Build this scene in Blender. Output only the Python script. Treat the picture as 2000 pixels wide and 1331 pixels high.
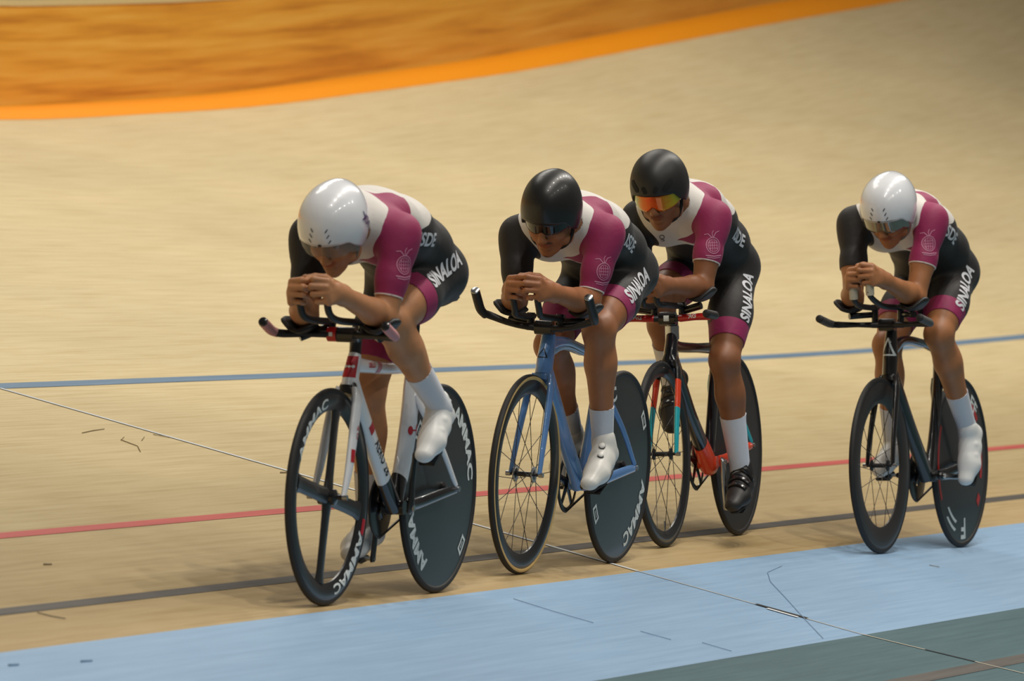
import bpy, bmesh, math, random
import numpy as np
from mathutils import Vector, Matrix
from mathutils.bvhtree import BVHTree
random.seed(7); np.random.seed(7)
SC = bpy.context.scene
COL = SC.collection
for o in list(bpy.data.objects): bpy.data.objects.remove(o)

# ------------------------------------------------------------------ camera
HC, FPX = 1.02, 13500.0
cam_d = bpy.data.cameras.new('camera'); cam = bpy.data.objects.new('camera', cam_d); COL.objects.link(cam)
cam.location = (0, 0, HC); cam.rotation_euler = (math.pi/2 - math.atan(125.5/FPX), 0, 0)
cam_d.sensor_width = 36; cam_d.lens = FPX/2000*36; cam_d.clip_start = 1; cam_d.clip_end = 400
cam_d.dof.use_dof = True; cam_d.dof.focus_distance = 23.8; cam_d.dof.aperture_fstop = 6.0
SC.camera = cam
# ------------------------------------------------------------------ view, world, lights
SC.view_settings.view_transform = 'Standard'; SC.view_settings.look = 'None'
SC.view_settings.gamma = 1; SC.view_settings.use_curve_mapping = False
SC.view_settings.exposure = 0.12
wd = bpy.data.worlds.new('hall_ambient'); SC.world = wd; wd.use_nodes = True
wd.node_tree.nodes['Background'].inputs[0].default_value = (1.0, 0.93, 0.82, 1)
wd.node_tree.nodes['Background'].inputs[1].default_value = 0.08
TH = math.radians(19.55)
TV = np.array([math.sin(TH), math.cos(TH), 0]); NV = np.array([-math.cos(TH), math.sin(TH), 0])
N0 = 7.57                                   # inner edge of the boards, metres across from the camera
LAMP_W, LAMP_H = 105.0, 11.0
def lamp(x, y, z, size, w):
    d = bpy.data.lights.new('hall_or_fill_lamp', 'AREA'); d.shape = 'SQUARE'; d.size = size; d.energy = w
    d.color = (1.0, 0.95, 0.86)
    o = bpy.data.objects.new('hall_or_fill_lamp', d); o.location = (x, y, z); COL.objects.link(o)
for k in range(-3, 6):                      # a row of hall lamps over the inner edge of the track
    p = np.array([3.6, 25.0, 0]) + TV*(k*3.6)
    lamp(p[0], p[1], LAMP_H, .34, LAMP_W*2.15)
for k in range(-4, 2):                      # a second row over the infield
    p = np.array([9.5, 21.0, 0]) + TV*(k*4.0)
    lamp(p[0], p[1], 9.5, .40, LAMP_W*1.0)
for k in range(-1, 4):                      # broad fill lamps added to brighten the upper track and fence
    p = np.array([-4.0, 33.0, 0]) + TV*(k*4.0)
    lamp(p[0], p[1], 13.0, 4.0, LAMP_W*1.75)

# ------------------------------------------------------------------ helpers: materials
def new_mat(name):
    m = bpy.data.materials.new(name); m.use_nodes = True
    nt = m.node_tree; return m, nt, nt.nodes['Principled BSDF']
def s2l(c):
    return tuple(((v/255)/12.92 if v/255 <= .04045 else ((v/255+.055)/1.055)**2.4) for v in c) + (1,)
def mat(name, rgb, rough=.5, metal=0., coat=0., spec=.5, bump=0., bscale=300., vary=0., vscale=20.):
    m, nt, b = new_mat(name)
    b.inputs['Base Color'].default_value = s2l(rgb); b.inputs['Roughness'].default_value = rough
    b.inputs['Metallic'].default_value = metal; b.inputs['Coat Weight'].default_value = coat
    b.inputs['Coat Roughness'].default_value = .08
    b.inputs['Specular IOR Level'].default_value = spec
    tc = nt.nodes.new('ShaderNodeTexCoord')
    if bump:
        n = nt.nodes.new('ShaderNodeTexNoise'); n.inputs['Scale'].default_value = bscale; n.inputs['Detail'].default_value = 2
        nt.links.new(tc.outputs['Object'], n.inputs['Vector'])
        bp = nt.nodes.new('ShaderNodeBump'); bp.inputs['Strength'].default_value = bump; bp.inputs['Distance'].default_value = .002
        nt.links.new(n.outputs['Fac'], bp.inputs['Height']); nt.links.new(bp.outputs['Normal'], b.inputs['Normal'])
    n2 = nt.nodes.new('ShaderNodeTexNoise'); n2.inputs['Scale'].default_value = vscale; n2.inputs['Detail'].default_value = 3
    nt.links.new(tc.outputs['Object'], n2.inputs['Vector'])
    mr = nt.nodes.new('ShaderNodeMapRange'); v = vary if vary else .04
    mr.inputs['To Min'].default_value = 1-v; mr.inputs['To Max'].default_value = 1+v
    nt.links.new(n2.outputs['Fac'], mr.inputs['Value'])
    vm = nt.nodes.new('ShaderNodeVectorMath'); vm.operation = 'SCALE'
    vm.inputs[0].default_value = s2l(rgb)[:3]; nt.links.new(mr.outputs[0], vm.inputs['Scale'])
    nt.links.new(vm.outputs[0], b.inputs['Base Color'])
    return m
def nd(nt, typ, **kw):
    n = nt.nodes.new(typ)
    for k, v in kw.items():
        if k.startswith('i_'): n.inputs[k[2:].replace('_', ' ')].default_value = v
        else: setattr(n, k, v)
    return n
def ramp(nt, stops):
    r = nt.nodes.new('ShaderNodeValToRGB'); e = r.color_ramp.elements
    while len(e) > 1: e.remove(e[0])
    e[0].position = stops[0][0]; e[0].color = stops[0][1]
    for p, c in stops[1:]:
        q = e.new(p); q.color = c
    return r
def mixc(nt, fac, a, b):
    m = nt.nodes.new('ShaderNodeMix'); m.data_type = 'RGBA'
    for s, v in ((0, fac), (6, a), (7, b)):
        if isinstance(v, (tuple, float, int)): m.inputs[s].default_value = v
        else: nt.links.new(v, m.inputs[s])
    return m.outputs[2]
def board_mat(name, c1, c2, c3, grain=1., rough=.6, plank=.04, blot=.5):
    """painted or bare boards: uv = metres along and across the track"""
    m, nt, b = new_mat(name); L = nt.links
    uv = nd(nt, 'ShaderNodeUVMap'); 
    mp = nd(nt, 'ShaderNodeMapping'); mp.inputs['Scale'].default_value = (1.3, 1/plank*1.6, 1); L.new(uv.outputs[0], mp.inputs[0])
    n1 = nd(nt, 'ShaderNodeTexNoise', i_Scale=1., i_Detail=4., i_Roughness=.65); L.new(mp.outputs[0], n1.inputs['Vector'])
    mp2 = nd(nt, 'ShaderNodeMapping'); mp2.inputs['Scale'].default_value = (.25, .8, 1); L.new(uv.outputs[0], mp2.inputs[0])
    n2 = nd(nt, 'ShaderNodeTexNoise', i_Scale=1.6, i_Detail=3.); L.new(mp2.outputs[0], n2.inputs['Vector'])
    r1 = ramp(nt, [(.25, c2), (.5, c1), (.75, c3)]); L.new(n1.outputs['Fac'], r1.inputs[0])
    r2 = ramp(nt, [(.3, (1-.22*blot,)*3+(1,)), (.7, (1, 1, 1, 1))]); L.new(n2.outputs['Fac'], r2.inputs[0])
    mm = nd(nt, 'ShaderNodeMix', data_type='RGBA', blend_type='MULTIPLY'); mm.inputs[0].default_value = 1
    L.new(mixc(nt, grain, c1, r1.outputs[0]), mm.inputs[6]); L.new(r2.outputs[0], mm.inputs[7])
    L.new(mm.outputs[2], b.inputs['Base Color']); b.inputs['Roughness'].default_value = rough
    bp = nd(nt, 'ShaderNodeBump', i_Strength=.12, i_Distance=.003); L.new(n1.outputs['Fac'], bp.inputs['Height']); L.new(bp.outputs[0], b.inputs['Normal'])
    b.inputs['Specular IOR Level'].default_value = .22
    return m

# ------------------------------------------------------------------ helpers: objects
def tag(o, label=None, cat=None, group=None, kind=None):
    if label: o['label'] = label
    if cat: o['category'] = cat
    if group: o['group'] = group
    if kind: o['kind'] = kind
    return o
def link(name, me, m=None, parent=None, smooth=True):
    o = bpy.data.objects.new(name, me); COL.objects.link(o)
    if m is not None and not me.materials: me.materials.append(m)
    if parent is not None: o.parent = parent
    if smooth and len(me.polygons): me.polygons.foreach_set('use_smooth', [True]*len(me.polygons))
    return o
def empty(name, M):
    o = bpy.data.objects.new(name, None); COL.objects.link(o); o.matrix_world = M; o.empty_display_size = .1
    return o
def npmesh(name, v, f):
    v = np.asarray(v, np.float32); f = np.asarray(f, np.int32); k = f.shape[1]
    me = bpy.data.meshes.new(name); me.vertices.add(len(v)); me.vertices.foreach_set('co', v.ravel())
    me.loops.add(f.size); me.loops.foreach_set('vertex_index', f.ravel())
    me.polygons.add(len(f)); me.polygons.foreach_set('loop_start', np.arange(0, f.size, k, dtype=np.int32))
    me.update(calc_edges=True); me.validate(); return me
def bmesh_obj(name, bm, m, parent=None, smooth=True, auto=None):
    bmesh.ops.recalc_face_normals(bm, faces=bm.faces)
    me = bpy.data.meshes.new(name); bm.to_mesh(me); bm.free()
    o = link(name, me, m, parent, smooth)
    if auto is not None:
        me.set_sharp_from_angle(angle=math.radians(auto))
    return o
def V(*a): return np.array(a, float)
def unit(v): v = np.asarray(v, float); return v/np.linalg.norm(v)
def catmull(pts, n=6):
    P = [np.asarray(p, float) for p in pts]; P = [2*P[0]-P[1]] + P + [2*P[-1]-P[-2]]; out = []
    for i in range(1, len(P)-2):
        for t in np.linspace(0, 1, n, endpoint=False):
            a, b, c, d = P[i-1:i+3]
            out.append(.5*((2*b)+(-a+c)*t+(2*a-5*b+4*c-d)*t*t+(-a+3*b-3*c+d)*t**3))
    out.append(P[-2]); return out
def tube(bm, pts, rad, seg=12, side=None, cap=True, closed=False):
    """sweep an ellipse: rad = r or (r_side, r_other) per point; side = fixed side axis"""
    P = [np.asarray(p, float) for p in pts]; n = len(P); rings = []
    prev = None
    for i, p in enumerate(P):
        if closed: t = unit(P[(i+1) % n]-P[i-1])
        else: t = unit(P[min(i+1, n-1)]-P[max(i-1, 0)])
        if side is not None: s = np.asarray(side, float)
        elif prev is None: s = V(0, 1, 0) if abs(t[1]) < .8 else V(0, 0, 1)
        else: s = prev
        s = unit(s - t*(s@t)); prev = s; q = np.cross(t, s)
        r = rad[i] if isinstance(rad, list) else rad
        ra, rb = r if isinstance(r, tuple) else (r, r)
        rings.append([bm.verts.new(p+s*ra*math.cos(a)+q*rb*math.sin(a)) for a in np.linspace(0, 2*math.pi, seg, endpoint=False)])
    m = n if closed else n-1
    for i in range(m):
        A, B = rings[i], rings[(i+1) % n]
        for j in range(seg): bm.faces.new((A[j], A[(j+1) % seg], B[(j+1) % seg], B[j]))
    if cap and not closed:
        bm.faces.new(rings[0][::-1]); bm.faces.new(rings[-1])
    return rings
def tube_obj(name, pts, rad, m, parent, seg=12, side=None, n=0):
    if n:
        k = len(pts); pts2 = catmull(pts, n)
        if isinstance(rad, list):
            R = [r if isinstance(r, tuple) else (r, r) for r in rad]
            x = np.linspace(0, k-1, len(pts2))
            rad = list(zip(np.interp(x, range(k), [r[0] for r in R]), np.interp(x, range(k), [r[1] for r in R])))
        pts = pts2
    bm = bmesh.new(); tube(bm, pts, rad, seg, side); return bmesh_obj(name, bm, m, parent, auto=50)
def lathe(bm, prof, seg=72, c=(0, 0, 0)):
    """closed profile [(r, y)] turned about the y axis through c"""
    rings = []
    for k in range(seg):
        a = 2*math.pi*k/seg
        rings.append([bm.verts.new((c[0]+r*math.cos(a), c[1]+y, c[2]+r*math.sin(a))) for r, y in prof])
    n = len(prof)
    for k in range(seg):
        A, B = rings[k], rings[(k+1) % seg]
        for j in range(n): bm.faces.new((A[j], A[(j+1) % n], B[(j+1) % n], B[j]))
def lathe_obj(name, prof, m, parent, seg=72, c=(0, 0, 0), auto=40):
    bm = bmesh.new(); lathe(bm, prof, seg, c); return bmesh_obj(name, bm, m, parent, auto=auto)
def grid_obj(name, P, m, parent=None, thick=0., flip=False, auto=None):
    """P[i][j] points -> sheet, optionally thickened"""
    P = np.asarray(P, float); ni, nj = P.shape[:2]; v = P.reshape(-1, 3)
    f = [(i*nj+j, (i+1)*nj+j, (i+1)*nj+j+1, i*nj+j+1) for i in range(ni-1) for j in range(nj-1)]
    if flip: f = [q[::-1] for q in f]
    o = link(name, npmesh(name, v, f), m, parent)
    if thick:
        s = o.modifiers.new('thickness', 'SOLIDIFY'); s.thickness = thick; s.offset = -1
    return o
def text_mesh(body, bold=.02, sx=1., spacing=1.):
    c = bpy.data.curves.new('text', 'FONT'); c.body = body; c.size = 1; c.offset = bold; c.space_character = spacing
    c.align_x = 'CENTER'; c.align_y = 'CENTER'; c.resolution_u = 4
    o = bpy.data.objects.new('text', c); COL.objects.link(o)
    dg = bpy.context.evaluated_depsgraph_get(); me = bpy.data.meshes.new_from_object(o.evaluated_get(dg))
    bpy.data.objects.remove(o); bpy.data.curves.remove(c)
    bm = bmesh.new(); bm.from_mesh(me); bpy.data.meshes.remove(me)
    bmesh.ops.triangulate(bm, faces=bm.faces)
    for it in range(5):
        long = [e for e in bm.edges if e.calc_length() > .16]
        if not long: break
        bmesh.ops.subdivide_edges(bm, edges=long, cuts=1); bmesh.ops.triangulate(bm, faces=[f for f in bm.faces if len(f.verts) > 3])
    xs = [v.co.x for v in bm.verts]; ys = [v.co.y for v in bm.verts]
    cx, cy = (min(xs)+max(xs))/2, (min(ys)+max(ys))/2; h = max(ys)-min(ys)
    for v in bm.verts: v.co.x = (v.co.x-cx)/h*sx; v.co.y = (v.co.y-cy)/h; v.co.z = 0
    return bm                                  # unit height, centred
def shape_bm(polys):
    bm = bmesh.new()
    for p in polys:
        f = bm.faces.new([bm.verts.new((x, y, 0)) for x, y in p])
    bmesh.ops.triangulate(bm, faces=bm.faces)
    for it in range(4):
        long = [e for e in bm.edges if e.calc_length() > .16]
        if not long: break
        bmesh.ops.subdivide_edges(bm, edges=long, cuts=1); bmesh.ops.triangulate(bm, faces=[f for f in bm.faces if len(f.verts) > 3])
    return bm
def stroke(pts, w, closed=False):
    """thin ribbon polygon list along 2-D points"""
    out = []; n = len(pts)
    for i in range(n if closed else n-1):
        a = np.array(pts[i], float); b = np.array(pts[(i+1) % n], float); d = b-a; L = np.linalg.norm(d)
        if L < 1e-9: continue
        q = np.array([-d[1], d[0]])/L*w/2; e = d/L*w*.3
        out.append([tuple(a-q-e), tuple(b-q+e), tuple(b+q+e), tuple(a+q-e)])
    return out
def ring_pts(cx, cy, rx, ry, n=20): return [(cx+rx*math.cos(a), cy+ry*math.sin(a)) for a in np.linspace(0, 2*math.pi, n, endpoint=False)]
def rect(x0, y0, x1, y1): return [(x0, y0), (x1, y0), (x1, y1), (x0, y1)]
def bvh_of(o):
    me = o.data; return BVHTree.FromPolygons([v.co[:] for v in me.vertices], [p.vertices[:] for p in me.polygons])
def decal(name, bm, bvh, org, u, nrm, size, m, parent, lift=.0012, reach=.12):
    """lay a flat print on a surface: org near the surface, u = reading direction, nrm = outward"""
    org = np.asarray(org, float); n = unit(nrm); u = np.asarray(u, float); u = unit(u-n*(u@n)); v = np.cross(n, u)
    hit = bvh.ray_cast(Vector(org+n*reach), Vector(-n), reach*2.5)
    if hit[0] is not None: org = np.array(hit[0])
    bad = []
    for w in bm.verts:
        p = org+u*w.co.x*size+v*w.co.y*size
        h = bvh.ray_cast(Vector(p+n*reach), Vector(-n), reach*2.2)
        if h[0] is None or (np.array(h[0])-org)@n < -reach*.9: bad.append(w)
        else: w.co = Vector(np.array(h[0])+n*lift+np.array(h[1])*lift*.5)
    bmesh.ops.delete(bm, geom=bad, context='VERTS')
    if not bm.faces: bm.free(); return None
    me = bpy.data.meshes.new(name); bm.to_mesh(me); bm.free()
    return link(name, me, m, parent, smooth=True)

# ------------------------------------------------------------------ helpers: signed-distance bodies
class Vol:
    def __init__(s, lo, hi, h):
        s.lo = np.asarray(lo, float); s.h = h; s.n = np.ceil((np.asarray(hi)-s.lo)/h).astype(int)+1
        s.D = np.full(s.n, .5, np.float32)
        s.ax = [(s.lo[i]+h*np.arange(s.n[i])).astype(np.float32) for i in range(3)]
    def box(s, lo, hi):
        a = np.clip(np.floor((np.asarray(lo)-s.lo)/s.h).astype(int), 0, s.n-1); b = np.clip(np.ceil((np.asarray(hi)-s.lo)/s.h).astype(int)+1, 1, s.n)
        sl = tuple(slice(a[i], b[i]) for i in range(3))
        X = s.ax[0][sl[0]][:, None, None]; Y = s.ax[1][sl[1]][None, :, None]; Z = s.ax[2][sl[2]][None, None, :]
        return sl, X, Y, Z
    def put(s, sl, d, k):
        a = s.D[sl]
        if k <= 0: s.D[sl] = np.minimum(a, d)
        elif k < 9:
            h = np.clip(.5+.5*(d-a)/k, 0, 1); s.D[sl] = d*(1-h)+a*h-k*h*(1-h)
    def cut(s, sl, d, k):
        a = s.D[sl]; b = -d; h = np.clip(.5-.5*(b-a)/k, 0, 1); s.D[sl] = b*(1-h)+a*h+k*h*(1-h)
    def cone(s, a, b, ra, rb, k=.02, flat=None, pad=.03):
        """round cone a-b; flat = (axis, factor): the section is wider by 1/factor along that axis"""
        a = np.asarray(a, float); b = np.asarray(b, float); R = max(ra, rb)*(1/min(1., flat[1]) if flat else 1)+pad+k
        sl, X, Y, Z = s.box(np.minimum(a, b)-R, np.maximum(a, b)+R)
        px, py, pz = X-a[0], Y-a[1], Z-a[2]; d = b-a
        if flat:
            q = np.asarray(flat[0], float); e = (px*q[0]+py*q[1]+pz*q[2])*(flat[1]-1)
            px, py, pz = px+e*q[0], py+e*q[1], pz+e*q[2]; d = d+q*(d@q)*(flat[1]-1)
        L2 = max(d@d, 1e-9); t = np.clip((px*d[0]+py*d[1]+pz*d[2])/L2, 0, 1)
        dist = np.sqrt((px-t*d[0])**2+(py-t*d[1])**2+(pz-t*d[2])**2)-(ra+(rb-ra)*t)
        s.put(sl, dist.astype(np.float32), k)
    def ell(s, c, r, A=None, k=.02, cut=False, pad=.03):
        """ellipsoid, A = rows of its axes"""
        c = np.asarray(c, float); A = np.eye(3) if A is None else np.asarray(A, float); R = max(r)+pad+k
        sl, X, Y, Z = s.box(c-R, c+R); px, py, pz = X-c[0], Y-c[1], Z-c[2]
        q = [(px*A[i, 0]+py*A[i, 1]+pz*A[i, 2])/r[i] for i in range(3)]
        k0 = np.sqrt(q[0]**2+q[1]**2+q[2]**2); k1 = np.sqrt((q[0]/r[0])**2+(q[1]/r[1])**2+(q[2]/r[2])**2)+1e-6
        d = (k0*(k0-1)/k1).astype(np.float32)
        if cut: s.cut(sl, d, k)
        else: s.put(sl, d, k)
    def mesh(s, relax=1):
        D = s.D; S = D < 0; n = np.array(D.shape)
        cnt = np.zeros(n-1, np.int8)
        for i in (0, 1):
            for j in (0, 1):
                for k in (0, 1): cnt += S[i:n[0]-1+i, j:n[1]-1+j, k:n[2]-1+k]
        I = np.argwhere((cnt > 0) & (cnt < 8)); idm = np.full(n-1, -1, np.int32); idm[tuple(I.T)] = np.arange(len(I))
        acc = np.zeros((len(I), 3)); num = np.zeros(len(I))
        C = [(i, j, k) for i in (0, 1) for j in (0, 1) for k in (0, 1)]
        for a in C:
            for ax in range(3):
                if a[ax]: continue
                b = list(a); b[ax] = 1
                va = D[I[:, 0]+a[0], I[:, 1]+a[1], I[:, 2]+a[2]]; vb = D[I[:, 0]+b[0], I[:, 1]+b[1], I[:, 2]+b[2]]
                m = (va < 0) != (vb < 0); t = va[m]/(va[m]-vb[m]); p = np.tile(np.array(a, float), (m.sum(), 1)); p[:, ax] += t
                acc[m] += p; num[m] += 1
        v = s.lo+(I+acc/num[:, None])*s.h; F = []
        for ax in range(3):
            u, w = (ax+1) % 3, (ax+2) % 3; s0 = [slice(1, n[i]-1) for i in range(3)]; s0[ax] = slice(0, n[ax]-1); s1 = list(s0); s1[ax] = slice(1, n[ax])
            A, B = S[tuple(s0)], S[tuple(s1)]; E = np.argwhere(A != B); sg = A[tuple(E.T)]
            off = np.array([1, 1, 1]); off[ax] = 0; E = E+off
            def cell(du, dw):
                e = E.copy(); e[:, u] -= du; e[:, w] -= dw; return idm[tuple(e.T)]
            q = np.stack([cell(1, 1), cell(0, 1), cell(0, 0), cell(1, 0)], 1); q[~sg] = q[~sg][:, ::-1]; F.append(q)
        f = np.concatenate(F); f = f[(f >= 0).all(1)]
        for it in range(relax):
            sm = np.zeros_like(v); c = np.zeros(len(v))
            for i in range(4):
                a, b = f[:, i], f[:, (i+1) % 4]
                for d in range(3): sm[:, d] += np.bincount(a, v[b, d], len(v))+np.bincount(b, v[a, d], len(v))
                c += np.bincount(a, minlength=len(v))+np.bincount(b, minlength=len(v))
            v = .45*v+.55*sm/np.maximum(c, 1)[:, None]
        return v, f
def vnormals(v, f):
    n = np.cross(v[f[:, 2]]-v[f[:, 0]], v[f[:, 3]]-v[f[:, 1]]); o = np.zeros_like(v)
    for i in range(4):
        for d in range(3): o[:, d] += np.bincount(f[:, i], n[:, d], len(v))
    return o/np.maximum(np.linalg.norm(o, axis=1), 1e-9)[:, None]
def set_attr(me, name, val):
    a = me.attributes.new(name, 'FLOAT', 'POINT'); a.data.foreach_set('value', np.asarray(val, np.float32))
def seg_t(p, a, b):
    d = b-a; L = np.linalg.norm(d); t = (p-a)@d/L; tt = np.clip(t, 0, L)
    return t, np.linalg.norm(p-a-np.outer(tt, d/L), axis=1)

# ================================================================== the setting: a banked wooden track
_tt = np.linspace(-30, 110, 1401)
_bb = np.interp(_tt, [-30, 31, 33.5, 36.6, 41, 46.4, 49.3, 56, 64, 110], [.258, .258, .264, .284, .330, .401, .437, .53, .62, .66])
_k = np.exp(-np.linspace(-2, 2, 31)**2); _bb = np.convolve(np.pad(_bb, 15, 'edge'), _k/_k.sum(), 'valid')
def bank(t): return np.interp(t, _tt, _bb)
def tz(n, t):
    d = n-N0
    return np.where(d > -1.32, bank(t)*d, bank(t)*-1.32+.03*(d+1.32))
def tp(n, t, lift=0.):
    n = np.asarray(n, float); t = np.asarray(t, float)
    return np.stack([n*NV[0]+t*TV[0], n*NV[1]+t*TV[1], tz(n, t)+lift], -1)
def strip(name, na, nb, t0, t1, m, parent=None, lift=0., dt=.5, dn=.5, edge=True):
    ts = np.linspace(t0, t1, max(2, int((t1-t0)/dt)+1)); ns = np.linspace(na, nb, max(2, int(abs(nb-na)/dn)+1))
    T, Nn = np.meshgrid(ts, ns, indexing='ij'); P = tp(Nn, T, lift); v = P.reshape(-1, 3); nj = len(ns)
    f = [(i*nj+j, i*nj+j+1, (i+1)*nj+j+1, (i+1)*nj+j) for i in range(len(ts)-1) for j in range(nj-1)]
    me = npmesh(name, v, f); uv = me.uv_layers.new(name='UVMap'); li = np.zeros(len(me.loops), np.int32); me.loops.foreach_get('vertex_index', li)
    w = np.stack([T.ravel(), Nn.ravel()], 1)[li]; uv.data.foreach_set('uv', w.ravel().astype(np.float32))
    o = link(name, me, m, parent)
    if edge and parent is None: pass
    return o
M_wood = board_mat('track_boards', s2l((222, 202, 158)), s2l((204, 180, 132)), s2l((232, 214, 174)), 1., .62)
M_blue = board_mat('pale_blue_paint', s2l((142, 174, 206)), s2l((132, 164, 196)), s2l((152, 184, 214)), 1., .5)
M_teal = board_mat('dark_teal_paint', s2l((72, 102, 110)), s2l((62, 90, 98)), s2l((82, 112, 118)), 1., .5)
M_dark = board_mat('dark_stripe', s2l((88, 84, 80)), s2l((74, 70, 68)), s2l((98, 94, 88)), 1., .6)
M_black = board_mat('black_line_paint', s2l((80, 76, 72)), s2l((66, 62, 60)), s2l((90, 86, 82)), 1., .5)
M_red = board_mat('red_line_paint', s2l((186, 84, 78)), s2l((170, 72, 68)), s2l((196, 96, 88)), 1., .5)
M_bline = board_mat('blue_line_paint', s2l((108, 134, 160)), s2l((94, 120, 146)), s2l((122, 146, 170)), 1., .5)
M_tape = board_mat('pale_joint', s2l((206, 208, 208)), s2l((192, 194, 194)), s2l((216, 218, 218)), 1., .6)
M_tan = board_mat('tan_joint', s2l((186, 178, 160)), s2l((160, 150, 134)), s2l((204, 196, 180)), 1., .6)
M_crack = mat('crack_black', (34, 32, 32), .8)
M_scuff = mat('scuff_grey', (140, 124, 92), .7)
M_scuffb = mat('scuff_blue_grey', (126, 156, 184), .7)
# rubber and dust worn into the lower boards, darkened further to paint in shade
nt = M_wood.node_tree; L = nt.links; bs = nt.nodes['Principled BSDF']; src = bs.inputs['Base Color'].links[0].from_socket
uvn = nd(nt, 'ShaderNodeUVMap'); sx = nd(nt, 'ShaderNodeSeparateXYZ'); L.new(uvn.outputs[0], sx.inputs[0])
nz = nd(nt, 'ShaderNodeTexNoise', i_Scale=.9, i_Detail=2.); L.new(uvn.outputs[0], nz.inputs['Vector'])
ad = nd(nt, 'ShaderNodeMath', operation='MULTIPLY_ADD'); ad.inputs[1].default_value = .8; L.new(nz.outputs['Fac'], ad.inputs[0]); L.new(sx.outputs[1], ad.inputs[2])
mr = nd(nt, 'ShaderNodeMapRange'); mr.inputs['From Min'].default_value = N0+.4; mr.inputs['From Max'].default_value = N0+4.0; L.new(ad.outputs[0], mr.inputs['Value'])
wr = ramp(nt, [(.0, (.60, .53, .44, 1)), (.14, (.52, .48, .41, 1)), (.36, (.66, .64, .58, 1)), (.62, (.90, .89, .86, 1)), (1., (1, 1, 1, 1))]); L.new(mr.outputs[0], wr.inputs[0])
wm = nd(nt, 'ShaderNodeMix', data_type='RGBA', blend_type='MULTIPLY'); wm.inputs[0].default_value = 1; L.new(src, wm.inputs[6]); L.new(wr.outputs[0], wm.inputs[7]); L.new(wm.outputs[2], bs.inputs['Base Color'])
T0, T1 = -4., 84.
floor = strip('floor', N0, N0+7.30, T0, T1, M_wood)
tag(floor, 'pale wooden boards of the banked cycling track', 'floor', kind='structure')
band = strip('floor_blue_band', N0-.80, N0, T0, T1, M_blue); tag(band, 'pale blue painted band along the inner edge of the track', 'floor', kind='structure')
apron = strip('floor_apron', N0-9, N0-.80, T0, T1, M_teal); tag(apron, 'dark teal painted apron inside the blue band', 'floor', kind='structure')
strip('black_line', N0+.262, N0+.314, T0, T1, M_black, floor, .0015)
strip('red_line', N0+.875, N0+.925, T0, T1, M_red, floor, .0015)
strip('blue_line', N0+2.395, N0+2.46, T0, T1, M_bline, floor, .0015)
strip('apron_stripe', N0-1.235, N0-1.17, T0, T1, M_dark, apron, .0012)  # narrow dark stripe running along the apron
# the cross joint, taped on the boards and cracked on the blue band
TJ = 22.62
def cross(name, n0, n1, tw, m, parent, lift=.0025, tj0=TJ, tj1=TJ):
    ns = np.linspace(n0, n1, max(2, int((n1-n0)/.1)+1)); tc = np.linspace(tj0, tj1, len(ns))
    P = np.stack([tp(ns, tc-tw/2, lift), tp(ns, tc+tw/2, lift)], 1); o = grid_obj(name, P, m, parent, flip=True)
    return o
cross('joint_tape', N0, N0+2.4, .030, M_tape, floor)
cross('joint_tape', N0-.80, N0, .012, M_tan, band, .0022, TJ+.03, TJ)
cross('joint_tape', N0-1.32, N0-.80, .016, M_tan, apron, .0022, TJ+.22, TJ+.03)
cross('joint_crack', N0-.60, N0-.42, .034, M_crack, band, .003, TJ+.035, TJ+.02)
cross('joint_chip', N0-.58, N0-.47, .026, mat('chipped_white', (226, 230, 232), .6), band, .0034, TJ-.012, TJ-.012)
cross('joint_crack', N0-1.16, N0-1.0, .012, M_crack, apron, .003, TJ+.16, TJ+.10)
# scuffs and hair cracks: (n, t) polylines
def scuff(pts, w, m, parent):
    bm = bmesh.new(); P = [tp(N0+a, b, .003) for a, b in pts]
    tube(bm, [np.array(p) for p in P], [(w*(.4+.6*math.sin(math.pi*(i+.5)/len(P))), .0012) for i in range(len(P))], 6)
    return bmesh_obj('scuff_mark', bm, m, parent)
scuff([(-.10, 21.05), (-.24, 21.03), (-.38, 21.03)], .0016, M_scuffb, band)
scuff([(-.50, 21.15), (-.60, 21.16)], .0018, M_scuffb, band)
scuff([(-.66, 21.30), (-.76, 21.30)], .0018, M_scuffb, band)
scuff([(-.72, 18.8), (-.80, 18.92)], .002, M_scuffb, band)
scuff([(-.12, 23.9), (-.16, 23.6), (-.25, 23.35), (-.42, 23.0), (-.60, 22.62), (-.78, 22.25)], .0010, M_scuffb, band)
scuff([(-.30, 25.2), (-.33, 25.23)], .004, M_scuff, band)
scuff([(-.1, 17.0), (-.105, 17.06)], .004, M_scuffb, band)
scuff([(-.14, 17.4), (-.145, 17.47)], .004, M_scuffb, band)
scuff([(.25, 18.0), (.21, 18.01), (.18, 18.04)], .004, M_black, floor)
scuff([(1.84, 22.05), (1.86, 22.2), (1.87, 22.32)], .002, M_scuff, floor)
scuff([(1.60, 22.0), (1.66, 22.12), (1.74, 22.16), (1.77, 22.26)], .002, M_scuff, floor)
scuff([(1.72, 22.3), (1.76, 22.42)], .0018, M_scuff, floor)
scuff([(1.78, 22.55), (1.74, 22.60)], .005, M_scuff, floor)
scuff([(1.28, 22.5), (1.275, 22.58)], .004, M_scuff, floor)
scuff([(.62, 18.9), (.615, 18.95)], .004, M_scuff, floor)
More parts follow.
